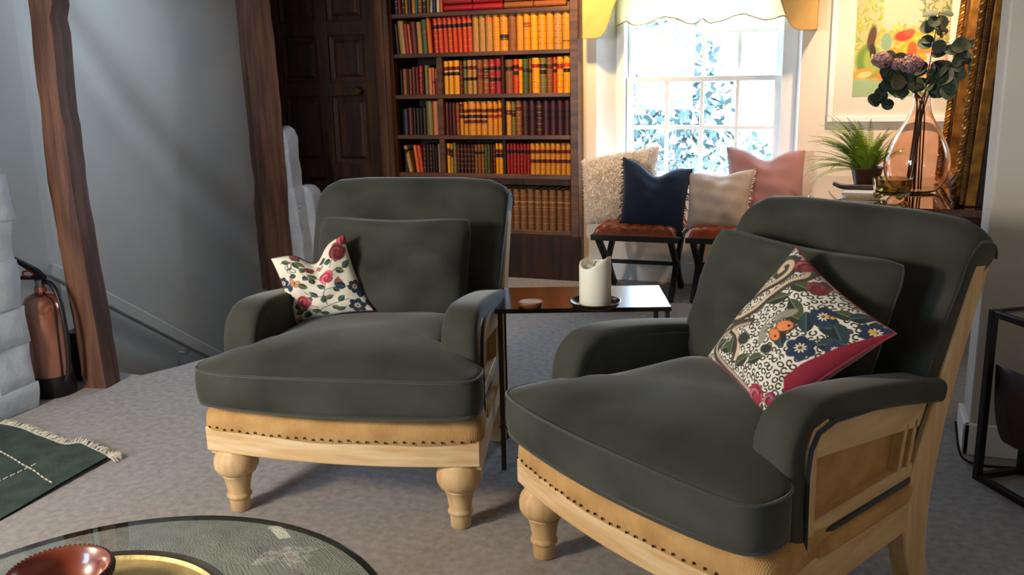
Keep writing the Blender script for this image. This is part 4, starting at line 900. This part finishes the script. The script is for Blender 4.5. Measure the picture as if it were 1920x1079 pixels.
for k in range(64):
    a = 2 * PI * k / 64; rm.tube([(.0865 * math.cos(a), .0865 * math.sin(a), .052), (.0885 * math.cos(a), .0885 * math.sin(a), .060), (.0850 * math.cos(a), .0850 * math.sin(a), .0685)], .0028, 5)
obj('beaded_rim', rm, pm('rim_dark', (66, 40, 44), .4), bo, smooth=True, kind='stuff')

# ------------------------------------------------------------------ rug
A, B, Cc = np.array([-3.07, 2.431]), np.array([-2.387, 1.839]), np.array([-2.405, 2.30])
du = (A - Cc) / np.linalg.norm(A - Cc); dv = np.array([du[1], -du[0]]); dv = dv if dv[1] < 0 else -dv
dv = (B - Cc) / np.linalg.norm(B - Cc)
def rugp(u, v):
    q = Cc + du * u * .685 + dv * v * 2.2
    z = .010 + .012 * max(0, math.sin(u * 9 + .6)) * math.exp(-v * 14) + .02 * math.exp(-((u - .25) / .09) ** 2) * math.exp(-v * 9) + .003 * math.sin(13 * u + 22 * v)
    return (q[0], q[1], z)
gm = M().grid(rugp, 60, 120); nv_ = len(gm.v); gm.grid(lambda u, v: (lambda p: (p[0], p[1], max(p[2] - .008, .001)))(rugp(u, v)), 60, 120)
MT['rug'] = pm('rug_wool', (62, 78, 68), .95, var=.3, scale=14, var_col=(44, 58, 52), bump=.8, bscale=160, dist=.004)
rg = obj('rug', gm, MT['rug'], None, smooth=True, angle=180); tag(rg, 'dark green woven rug with white stitching and fringe, left floor', 'rug')
MT['thread'] = pm('thread', (206, 198, 178), .9)
sm = M()
def stitches(u0, v0, u1, v1, n):
    for k in range(n):
        a, b = (k + .15) / n, (k + .75) / n
        pts = [(u0 + (u1 - u0) * q, v0 + (v1 - v0) * q) for q in np.linspace(a, b, 3)]
        sm.tube([(lambda p: (p[0], p[1], p[2] + .002))(rugp(*q)) for q in pts], .0028, 5)
stitches(.04, .105, 1.0, .052, 22); stitches(.30, .075, .42, .9, 64); stitches(.0, .33, 1.0, .33, 24)
obj('stitching', sm, MT['thread'], rg, smooth=True, kind='stuff')
fm = M()
for k in range(110):
    u = (k + rng.uniform(-.3, .3)) / 110; p = np.array(rugp(max(0, u), 0)); d = np.array([-dv[0], -dv[1], 0]) + np.array([*(du * rng.normal(0, .45)), 0]); l = rng.uniform(.035, .06)
    fm.tube([p, p + d * l * .5 + np.array([0, 0, .006]), np.array([*(p + d * l)[:2], .004])], [.003, .0028, .0015], 5)
for k in range(22):
    p = np.array(rugp(0, 0)); a = rng.uniform(-.4, 1.8); d = np.array([math.cos(a), math.sin(a), rng.uniform(-.1, .3)]); fm.tube([p, p + d * .03, p + d * .045 - np.array([0, 0, .008])], .002, 5)
obj('fringe', fm, MT['thread'], rg, smooth=True, kind='stuff')

# ------------------------------------------------------------------ fire extinguisher and box
t = thing('fire_extinguisher', 'copper-coloured fire extinguisher with black base behind the white wall', 'extinguisher', (-3.175, 2.80, 0))
MT['copper'] = pm('copper', (216, 152, 130), .2, metal=.95, var=.08, scale=6)
obj('cylinder', M().lathe([(0, .06), (.080, .06), (.082, .07), (.082, .36), (.078, .395), (.064, .425), (.040, .442), (.024, .448), (.024, .47), (0, .47)], 40), MT['copper'], t, smooth=True, angle=50)
obj('base', M().lathe([(0, 0), (.084, 0), (.087, .006), (.087, .085), (.083, .09), (0, .09)], 40), MT['black_iron'], t, smooth=True)
obj('valve', M().lathe([(0, .465), (.019, .465), (.019, .50), (.012, .505), (0, .505)], 16), pm('valve_metal', (150, 150, 150), .3, metal=1), t, smooth=True)
obj('handle', M().prism([(-.105, .585), (-.10, .598), (.0, .545), (.028, .515), (.03, .50), (-.02, .50), (-.02, .525)], -.011, .011, 'y'), MT['black_iron'], t, bevel=.004)
obj('lever', M().prism([(-.11, .515), (-.02, .515), (-.02, .50), (-.11, .50)], -.010, .010, 'y'), MT['black_iron'], t, bevel=.003)
obj('safety_pin', M().tube([(-.06, -.014, .535), (-.03, -.014, .54), (-.01, -.014, .525), (-.03, -.014, .512), (-.06, -.014, .52)], .004, 6, True), pm('pin_red', (190, 50, 30), .4), t, smooth=True)
obj('hose', M().tube(smooth_path([(.015, 0, .49), (.05, -.005, .49), (.085, -.02, .45), (.105, -.03, .36), (.112, -.035, .22), (.100, -.04, .10), (.088, -.045, .07)], 3), .0105, 10), MT['black_iron'], t, smooth=True)
t.rotation_euler = (0, 0, .25)
bx_ = obj('black_box', M().bx(-.05, .05, -.045, .045, 0, .20), MT['black_iron'], None, bevel=.006, loc=(-3.20, 3.0, 0), rot=(0, 0, .4)); tag(bx_, 'dark box standing behind the fire extinguisher hose', 'box')
obj('lid', M().bx(-.053, .053, -.048, .048, .20, .222), MT['black_iron'], bx_, bevel=.006)

# ------------------------------------------------------------------ console table
ZC = .68
t = thing('console_table', 'glossy dark wooden console table below the framed print', 'console', (.2, 4.95, 0))
MT['console_top'] = pm('console_top', (70, 40, 26), .06, var=.4, scale=5, stretch=(6, .8, 6), coat=1.0, spec=.8)
obj('table_top', M().bx(-.42, .455, -.62, .60, ZC - .035, ZC), MT['console_top'], t, bevel=.006)
obj('apron', M().bx(-.38, .42, -.58, .58, ZC - .14, ZC - .035), MT['oak_dark'], t, bevel=.004)
for x in (-.36, .39):
    for y in (-.55, .54): obj('leg', M().bx(x - .025, x + .025, y - .025, y + .025, 0, ZC - .10), MT['oak_dark'], t, bevel=.006)

# glass demijohn vase
vx, vy = .268, 4.90
MT['vase_glass'] = glass_mat('vase_glass', (.97, .78, .68), 0, 1.45)
prof = [(0, .0), (.08, .0), (.112, .018), (.138, .06), (.150, .11), (.152, .15), (.144, .20), (.125, .25), (.096, .30), (.068, .345), (.048, .39), (.040, .43), (.038, .455), (.041, .458), (.044, .466), (.041, .474), (.040, .48)]
inn = [(max(r_ - .0045, 0), z_ + (.006 if i < 2 else 0)) for i, (r_, z_) in enumerate(prof)][::-1]
va = obj('glass_vase', M().lathe(smooth_path(prof, 2) + smooth_path(inn, 2), 64, close=False), MT['vase_glass'], None, smooth=True, angle=70, loc=(vx, vy, ZC + .0005)); tag(va, 'bulbous pink-tinted glass bottle vase holding eucalyptus stems', 'vase')
# eucalyptus and dried flowers
MT['euc'] = pm('eucalyptus_leaf', (50, 66, 52), .6, var=.3, scale=14); MT['stem'] = pm('stem', (70, 46, 36), .7); MT['euc2'] = pm('eucalyptus_leaf_brown', (96, 92, 62), .6, var=.3, scale=14)
def leaf_mesh(seed):
    r = np.random.default_rng(seed); m = M(); n = 14
    ring = [(.5 * (1 - math.cos(2 * PI * k / n)) , .46 * math.sin(2 * PI * k / n), .05 * math.sin(2 * PI * k / n) ** 2 * 2 - .06 * (.5 * (1 - math.cos(2 * PI * k / n))) ** 2) for k in range(n)]
    ring2 = [(x * .55 + .22, y * .5, z * .5 - .015) for x, y, z in ring]
    top = [(*q,) for q in ring] + ring2 + [(.5, 0, -.02)]
    fs = [(k, (k + 1) % n, n + (k + 1) % n, n + k) for k in range(n)] + [(n + k, n + (k + 1) % n, 2 * n) for k in range(n)]
    bot = [(x, y, z - .015) for x, y, z in top]; N = len(top)
    m.add(top + bot, fs + [tuple(N + i for i in f)[::-1] for f in fs] + [(k, N + k, N + (k + 1) % n, (k + 1) % n) for k in range(n)])
    return mesh('leaf', m, True, 80)
LF = [leaf_mesh(i) for i in range(2)]
def branch(tip, mid, label, leaves, size, seed, brown=False):
    r = np.random.default_rng(seed)
    b = thing('eucalyptus_branch', label, 'branch', (vx, vy, ZC), 0, 'stems in the glass vase')
    base = np.array([r.uniform(-.04, .03), r.uniform(-.03, .03), .012]); neck = np.array([r.uniform(-.018, .018), r.uniform(-.018, .018), .44])
    tip = np.array(tip) - np.array([vx, vy, ZC]); mid = np.array(mid) - np.array([vx, vy, ZC])
    path = np.array(smooth_path([base, base * .6 + neck * .4, neck, neck * .55 + mid * .45 + [0, 0, .01], mid, tip], 3))
    obj('stem', M().tube(path.tolist(), np.linspace(.0042, .0018, len(path)), 6), MT['stem'], b, smooth=True)
    k0 = int(len(path) * .60)
    for i in range(leaves):
        j = int(k0 + (len(path) - 1 - k0) * (i + .5) / leaves); p = path[j]; d = path[min(j + 1, len(path) - 1)] - path[j - 1]; d /= np.linalg.norm(d)
        q = r.normal(0, 1, 3); q -= d * q.dot(d) * .6; q[1] *= .6; q /= np.linalg.norm(q)
        o = obj('leaf', LF[i % 2], MT['euc2'] if brown and i % 3 == 0 else MT['euc'], b); sz = size * r.uniform(.7, 1.15)
        z_ = Vector(r.normal(0, .5, 3) + np.array([0, -.8, .35])).normalized(); x_ = Vector(q); x_ = (x_ - z_ * x_.dot(z_)).normalized(); y_ = z_.cross(x_)
        mt = Matrix((x_, y_, z_)).transposed().to_4x4(); mt.translation = Vector(p + q * .006)
        o.matrix_local = mt @ Matrix.Diagonal((sz, sz, sz, 1))
    return b
branch((.455, 4.88, 1.40), (.37, 4.9, 1.27), 'eucalyptus branch reaching right across the gilt mirror frame', 20, .066, 1)
branch((.48, 4.86, 1.315), (.36, 4.88, 1.25), 'eucalyptus branch spreading low to the right of the vase', 22, .07, 2)
branch((.315, 4.9, 1.53), (.29, 4.9, 1.30), 'tall eucalyptus branch rising straight above the vase', 24, .07, 3, True)
branch((.08, 4.86, 1.11), (.13, 4.88, 1.22), 'eucalyptus branch drooping left below the dried flowers', 17, .07, 4)
branch((.12, 4.87, 1.30), (.17, 4.88, 1.24), 'eucalyptus branch left of the vase, behind the flower heads', 14, .07, 5, True)
branch((.36, 4.84, 1.20), (.31, 4.86, 1.22), 'short eucalyptus branch just right of the vase neck', 15, .07, 6)
MT['floret'] = pm('floret', (186, 152, 154), .85, var=.35, scale=60, var_col=(146, 108, 114))
def flower(c, rad, label, seed):
    r = np.random.default_rng(seed); b = thing('dried_flower', label, 'flower', (vx, vy, ZC), 0, 'dried flowers in the glass vase'); c = np.array(c) - np.array([vx, vy, ZC])
    neck = np.array([r.uniform(-.015, .015), r.uniform(-.015, .015), .44])
    obj('stem', M().tube(smooth_path([(neck[0] - .03, neck[1], .02), tuple(neck), tuple(neck * .5 + c * .5), tuple(c)], 3), .003, 6), MT['stem'], b, smooth=True)
    m = M()
    for k in range(230):
        d = r.normal(0, 1, 3); d /= np.linalg.norm(d); p = c + d * rad * r.uniform(.8, 1.05) * np.array([1.1, .9, .85]); s = .0085 * r.uniform(.7, 1.3)
        t1 = np.cross(d, r.normal(0, 1, 3)); t1 /= np.linalg.norm(t1); t2 = np.cross(d, t1)
        for a in range(4):
            an = a * PI / 2; e = t1 * math.cos(an) + t2 * math.sin(an); g = -t1 * math.sin(an) + t2 * math.cos(an)
            m.add([p, p + e * s * .7 + g * s * .5 + d * s * .3, p + e * s * 1.3 + d * s * .1, p + e * s * .7 - g * s * .5 + d * s * .3], [(0, 1, 2, 3)])
    m.lathe([(0, -rad * .7), (rad * .6, -rad * .3), (rad * .7, 0), (rad * .5, rad * .5), (0, rad * .65)], 12, tuple(c))
    obj('flower_head', m, MT['floret'], b, kind='stuff')
flower((.078, 4.85, 1.315), .042, 'dusty mauve dried flower head, leftmost above the vase', 1)
flower((.15, 4.86, 1.30), .036, 'small dusty mauve dried flower head between two larger ones', 2)
flower((.205, 4.84, 1.295), .05, 'largest dusty mauve dried flower head, nearest the vase neck', 3)

# fern
MT['fern'] = pm('fern_leaf', (136, 160, 44), .5, var=.4, scale=7, var_col=(84, 122, 36)); MT['fern'].node_tree.nodes['Principled BSDF'].inputs['Subsurface Weight'].default_value = 0
t = thing('potted_fern', 'bushy green potted fern to the left of the glass vase', 'plant', (.045, 5.14, ZC))
obj('pot', M().lathe([(0, 0), (.055, 0), (.06, .005), (.078, .085), (.082, .09), (.080, .096), (.072, .094), (.068, .08), (0, .078)], 32), pm('pot_dark', (66, 44, 30), .4), t, smooth=True)
def frond(az, el, L, droop, seed):
    r = np.random.default_rng(seed); n = 15; pts = []; p = np.array([.02 * math.cos(az), .02 * math.sin(az), .08]); e = el
    for k in range(n):
        pts.append(p.copy()); d = np.array([math.cos(az) * math.cos(e), math.sin(az) * math.cos(e), math.sin(e)]); p = p + d * L / n; e -= droop / n * (1.6 * k / n + .3)
    m = M(); m.tube(pts, np.linspace(.0016, .0006, n), 4); pts = resample(pts, 30, False); side = np.array([-math.sin(az), math.cos(az), 0])
    for k in range(2, 30):
        f = k / 29; w = L * .115 * math.sin(PI * min(1, f * .92 + .06)) ** .7 * (1.05 - .4 * f); d = pts[min(k + 1, 29)] - pts[k - 1]; d /= np.linalg.norm(d) + 1e-9
        for s in (-1, 1):
            q = side * s * .93 + d * .35 + np.array([0, 0, -.12]); b = pts[k]; ww = .0023
            m.add([b - d * ww, b + q * w * .5 - d * ww * .9, b + q * w, b + q * w * .5 + d * ww * 1.1, b + d * ww], [(0, 1, 2, 3, 4)])
    return m
for k in range(130):
    az = rng.uniform(0, 2 * PI) if k > 40 else PI + rng.uniform(-.9, .9); el = rng.uniform(.75, 1.5) if k > 16 else rng.uniform(.1, .6); Lf = rng.uniform(.22, .33)
    if math.sin(az) > .3: Lf *= .8
    if math.cos(az) > .3: Lf *= .85
    if math.cos(az) < -.5: Lf *= 1.18
    obj('frond', frond(az, el, Lf, rng.uniform(.5, 1.6), k), MT['fern'], t)

# smoked glass bowl with scroll feet, stacked booklets, dark carved horn
MT['smoke_glass'] = glass_mat('smoke_glass', (.62, .55, .28), .05, 1.5)
bw = thing('glass_bowl', 'olive smoked-glass lobed bowl with curled feet beside the vase', 'bowl', (.155, 4.60, ZC))
def lobed(u, v):
    a = 2 * PI * u; P = [(.0, .022), (.045, .024), (.075, .04), (.082, .06), (.084, .085), (.088, .10), (.083, .10), (.078, .085), (.076, .062), (.07, .046), (.043, .032), (0, .03)]
    r_, z_ = P[min(int(v * 11 + .5), 11)]; return (r_ * (1 + .035 * abs(math.cos(6 * a))) * math.cos(a), r_ * (1 + .035 * abs(math.cos(6 * a))) * math.sin(a), z_)
obj('bowl', M().grid(lobed, 72, 12, cu=True), MT['smoke_glass'], bw, smooth=True)
for k in range(4):
    a = k * PI / 2 + .5; pts = [(.06 + .035 * math.cos(q) * (1 - q / 9) + .012, 0, .03 + .026 * math.sin(q) * (1 - q / 9)) for q in np.linspace(2.2, 7.4, 22)]
    obj('scroll_foot', M().tube([(x_ * math.cos(a), x_ * math.sin(a), max(z_, .009)) for x_, y_, z_ in pts], np.linspace(.012, .008, 22), 8), MT['smoke_glass'], bw, smooth=True)
z = ZC + .0005
for i, (w_, l_, h_, c_, lb) in enumerate(((.15, .2, .012, (190, 186, 180), 'lower pale booklet in the small stack by the fern'), (.16, .21, .010, (226, 226, 230), 'upper white booklet in the small stack by the fern'))):
    o = obj('booklet', M().bx(-w_ / 2, w_ / 2, -l_ / 2, l_ / 2, .001, h_ - .001), MT['pages'], None, loc=(.02 + i * .004, 4.74, z), rot=(0, 0, .12 - .2 * i)); tag(o, lb, 'book', 'booklets on the console')
    cm = pm('booklet_cover', c_, .35); obj('cover', M().bx(-w_ / 2 - .002, w_ / 2 + .002, -l_ / 2 - .002, l_ / 2, 0, .001).bx(-w_ / 2 - .002, w_ / 2 + .002, -l_ / 2 - .002, l_ / 2, h_ - .001, h_).bx(-w_ / 2 - .003, -w_ / 2 - .001, -l_ / 2 - .002, l_ / 2, 0, h_), cm, o); z += h_ + .0005
hp = [(-.13, 0, .028), (-.09, 0, .012), (-.03, .005, .010), (.03, .005, .012), (.08, 0, .014), (.11, -.01, .012)]
o = obj('carved_horn', M().tube(smooth_path(hp, 2), [.004 + .010 * math.sin(PI * min(1, .15 + k / 21 * .75)) for k in range(len(smooth_path(hp, 2)))], 10), pm('horn', (40, 26, 24), .3), None, smooth=True, loc=(.02, 4.76, z + .0), rot=(0, 0, -.1)); tag(o, 'dark curved horn lying on the white booklets', 'ornament')

# ------------------------------------------------------------------ framed print on the window wall
t = thing('framed_print', 'white-framed still life print with cream mount on the back wall', 'picture', (.18, YB, 1.38))
fx, fz = .36, .395
fr = M()
for a, b, c, d in ((-fx, -fx + .032, -fz, fz), (fx - .032, fx, -fz, fz), (-fx + .032, fx - .032, -fz, -fz + .032), (-fx + .032, fx - .032, fz - .032, fz)): fr.bx(a, b, -.03, -.002, c, d)
obj('frame', fr, MT['white_paint'], t, bevel=.003)
obj('mount', M().bx(-fx + .03, fx - .03, -.012, -.008, -fz + .03, fz - .03), pm('mount_card', (240, 228, 208), .9), t)
def still(U, V):
    p = Paint(U, V, (214, 198, 120)); g = np.random.default_rng(21)
    p.put((V > .52), (196, 186, 128)); p.put((V < .16), (170, 190, 140)); p.ell(.5, .8, .26, .4, 0, (206, 196, 160), .5)
    for k in range(420):
        x, y = g.uniform(0, 1), g.uniform(.45, 1); l = x < .3; rr = x > .68
        if .3 <= x <= .68: continue
        c = (150 + g.integers(-30, 50), 170 + g.integers(-30, 30), 40) if l else (96 + g.integers(-30, 40), 112 + g.integers(-30, 30), 44)
        p.ell(x, y, .03, .008, g.uniform(0, 3), c, .5, .7)
    p.ell(.55, .30, .42, .16, .1, (222, 142, 40), .3); p.ell(.8, .34, .2, .07, .1, (212, 150, 140), .2); p.ell(.8, .345, .17, .05, .1, (236, 214, 190), .3)
    for k in range(150): p.ell(.52 + g.normal(0, .17), .56 + g.normal(0, .05), .022, .014, g.uniform(0, 3), (236, 190 + g.integers(-30, 20), 60), .5)
    for x, y, r in ((.3, .33, .09), (.42, .4, .08), (.58, .42, .1), (.72, .36, .06), (.5, .3, .07)): p.ell(x, y, r, r * .8, 0, (226, 140 + int(40 * x), 30), .3); p.ell(x - r * .2, y + r * .2, r * .4, r * .3, 0, (244, 190, 70), .6)
    p.ell(.62, .42, .055, .1, 0, (216, 98, 40), .25); p.ell(.52, .57, .1, .05, .1, (204, 60, 34), .3); p.ell(.58, .60, .06, .035, .1, (226, 90, 50), .3)
    p.ell(.78, .5, .09, .05, 0, (80, 76, 150), .3)
    for k in range(20): p.ell(.78 + g.normal(0, .04), .5 + g.normal(0, .02), .02, .008, g.uniform(0, 3), (180, 180, 210), .5)
    p.ell(.16, .34, .14, .16, .2, (120, 150, 60), .3); p.ell(.2, .34, .09, .12, .2, (170, 180, 80), .4)
    p.ell(.18, .56, .045, .12, -.2, (96, 60, 36), .3); p.ell(.2, .42, .035, .09, .15, (52, 40, 36), .3); p.ell(.21, .36, .02, .05, .3, (226, 200, 90), .3)
    p.ell(.1, .22, .12, .05, .2, (226, 160, 60), .3); p.ell(.12, .21, .08, .03, .2, (240, 210, 130), .3)
    p.line([(.36, .1), (.86, .1)], .01, (206, 110, 40)); p.ell(.6, .17, .1, .05, 0, (210, 120, 50), .3); p.ell(.34, .52, .06, .09, 0, (140, 170, 130), .4)
    return p.c
nU, nV = 150, 190; g1, g2 = np.linspace(0, 1, nU), np.linspace(0, 1, nV); U, V = np.meshgrid(g1, g2, indexing='ij')
P = np.stack([-.235 + U.ravel() * .47, np.full(U.size, -.0135), -.257 + V.ravel() * .56], 1); idx = np.arange(U.size).reshape(nU, nV)
me = bpy.data.meshes.new('print'); me.from_pydata(P.tolist(), [], np.stack([idx[:-1, :-1], idx[1:, :-1], idx[1:, 1:], idx[:-1, 1:]], -1).reshape(-1, 4).tolist()); me.update(); set_colors(me, still(U, V).reshape(-1, 3))
obj('print', me, attr_mat('print_paper', .7, .0, 10, 0), t)
obj('glazing', M().bx(-fx + .03, fx - .03, -.020, -.018, -fz + .03, fz - .03), MT['pane'], t)

# ------------------------------------------------------------------ gilt mirror leaning on the right-hand wall
MT['gilt_frame'] = pm('gilt_frame', (176, 122, 52), .42, metal=.75, var=.5, scale=16, var_col=(110, 74, 34), bump=.5, bscale=70, dist=.003)
MT['gilt_dark'] = pm('gilt_dark', (92, 66, 38), .5, metal=.6, var=.5, scale=30, bump=.5, bscale=90, dist=.003)
# local frame: y = along wall, z = up the mirror, x = thickness (negative = face)
mr = thing('gilt_mirror', 'tall gilt-framed mirror with rope moulding leaning at the right', 'mirror', (.505, 4.42, ZC))
LEAN = -.045 ; mr.rotation_euler = (0, .05, 0)
Wm, Hm = .95, 1.25
def frame_ring(name, o0, o1, xa, xb, mat, bev=.004):
    m = M()
    for a, b, c, d in ((o0, o1, o0, Hm - o0), (Wm - o1, Wm - o0, o0, Hm - o0), (o1, Wm - o1, o0, o1), (o1, Wm - o1, Hm - o1, Hm - o0)): m.bx(xa, xb, a, b, c, d)
    return obj(name, m, mat, mr, bevel=bev)
frame_ring('backing', .0, .07, -.012, .035, MT['black_iron'])
frame_ring('outer_moulding', .0, .05, -.058, -.012, MT['gilt_frame'], .006)
frame_ring('bead_course', .006, .03, -.085, -.058, MT['gilt_dark'], .006)
bd_ = M()
for k in range(95): 
    z_ = .01 + (Hm - .02) * k / 94; bd_.lathe([(0, -.006), (.005, -.003), (.006, 0), (.005, .003), (0, .006)], 6, (-.072, .004, z_))
obj('beads', bd_, MT['gilt_frame'], mr, smooth=True, kind='stuff')
def rope(p0, p1, r_, pitch):
    p0, p1 = np.array(p0), np.array(p1); L_ = np.linalg.norm(p1 - p0); n = int(L_ / .006); d = (p1 - p0) / L_; a = np.cross(d, [1, 0, 0]); b = np.cross(d, a); m = M()
    for s in range(3):
        m.tube([tuple(p0 + d * L_ * k / n + (a * math.cos(2 * PI * (k * L_ / n / pitch + s / 3)) + b * math.sin(2 * PI * (k * L_ / n / pitch + s / 3))) * r_ * .55) for k in range(n + 1)], r_ * .62, 6)
    return m
for p0, p1 in (((-.098, .016, .03), (-.098, .016, Hm - .03)), ((-.098, Wm - .016, .03), (-.098, Wm - .016, Hm - .03)), ((-.098, .02, .018), (-.098, Wm - .02, .018)), ((-.098, .02, Hm - .018), (-.098, Wm - .02, Hm - .018))):
    obj('rope_moulding', rope(p0, p1, .0135, .05), MT['gilt_frame'], mr, smooth=True)
frame_ring('inner_moulding', .03, .075, -.07, -.02, MT['gilt_frame'], .006)
obj('mirror_glass', M().bx(-.022, -.016, .06, Wm - .06, .06, Hm - .06), pm('mirror_silver', (235, 235, 235), .02, metal=1), mr)
ac = M()
for k in range(9):
    a = k / 8 * PI * 1.1; ac.tube(smooth_path([(-.085, .02, .02), (-.115 - .012 * math.sin(a), .02 + .07 * math.cos(a) * .6, .03 + .06 * math.sin(a)), (-.105, .02 + .11 * math.cos(a) * .5, .03 + .12 * math.sin(a))], 2), [.011] * 4 + [.009] * 3 + [.004] * 3, 6)
obj('corner_ornament', ac, MT['gilt_dark'], mr, smooth=True)

# ------------------------------------------------------------------ dark frame table with leather sling at the right edge
p0 = np.array([.401, 3.052]); u = np.array([.524, 2.867]) - p0; u /= np.linalg.norm(u); v = np.array([-u[1], u[0]]); v = v if v[0] > 0 else -v
ang = math.atan2(u[1], u[0]); Wt, Dt, Ht = .42, .30, .56
# keep the pier clear: depth direction runs right and slightly back
t = thing('sling_table', 'black metal frame table with glass top and leather sling, right edge', 'side table', (p0[0], p0[1], 0), ang)
Dt = .185
def bar(a, b, s=.022): 
    a, b = np.array(a, float), np.array(b, float); lo, hi = np.minimum(a, b) - s / 2, np.maximum(a, b) + s / 2; return M().bx(lo[0], hi[0], lo[1], hi[1], max(lo[2], 0), hi[2])
for x in (.011, Wt - .011):
    for y in (.011, Dt - .011): obj('leg', bar((x, y, .011), (x, y, Ht - .011)), MT['black_iron'], t, bevel=.002)
for z in (.011, Ht - .011):
    for y in (.011, Dt - .011): obj('rail', bar((.033, y, z), (Wt - .033, y, z), .02), MT['black_iron'], t, bevel=.002)
    for x in (.011, Wt - .011): obj('rail', bar((x, .033, z), (x, Dt - .033, z), .02), MT['black_iron'], t, bevel=.002)
obj('glass_top', M().bx(.02, Wt - .02, .02, Dt - .02, Ht - .012, Ht - .004), MT['table_glass'], t)
MT['sling'] = pm('sling_leather', (62, 34, 28), .5, var=.3, scale=12)
def sl(u, v):
    y = .02 + (Dt - .04) * u; z = .39 - .27 * math.sin(PI * u) ** .45; return (.03 + (Wt - .06) * v, y, z)
m = M().grid(sl, 25, 6); n0 = len(m.v)
o = obj('leather_sling', m, MT['sling'], t, smooth=True, angle=180); sd = o.modifiers.new('thick', 'SOLIDIFY'); sd.thickness = .004
dvz = obj('dark_vase', M().lathe(smooth_path([(0, 0), (.04, 0), (.05, .01), (.062, .05), (.066, .075), (.058, .10), (.036, .118), (.024, .13), (.026, .145), (.022, .146), (.018, .13), (.03, .115), (.05, .09), (0, .01)], 2), 40), pm('glazed_dark', (40, 50, 62), .2, coat=.6), None, smooth=True, angle=60)
q = p0 + u * .20 + v * .1; dvz.location = (q[0], q[1], Ht); tag(dvz, 'dark glazed round vase on the black table, right edge', 'vase')
cb = obj('power_cable', M().tube(smooth_path([(.36, 3.235, .12), (.372, 3.20, .03), (.39, 3.17, .006), (.45, 3.15, .005), (.56, 3.17, .005), (.75, 3.2, .005)], 3), .004, 8), MT['black_iron'], None, smooth=True); tag(cb, 'thin black power cable trailing along the carpet by the pier', 'cable')
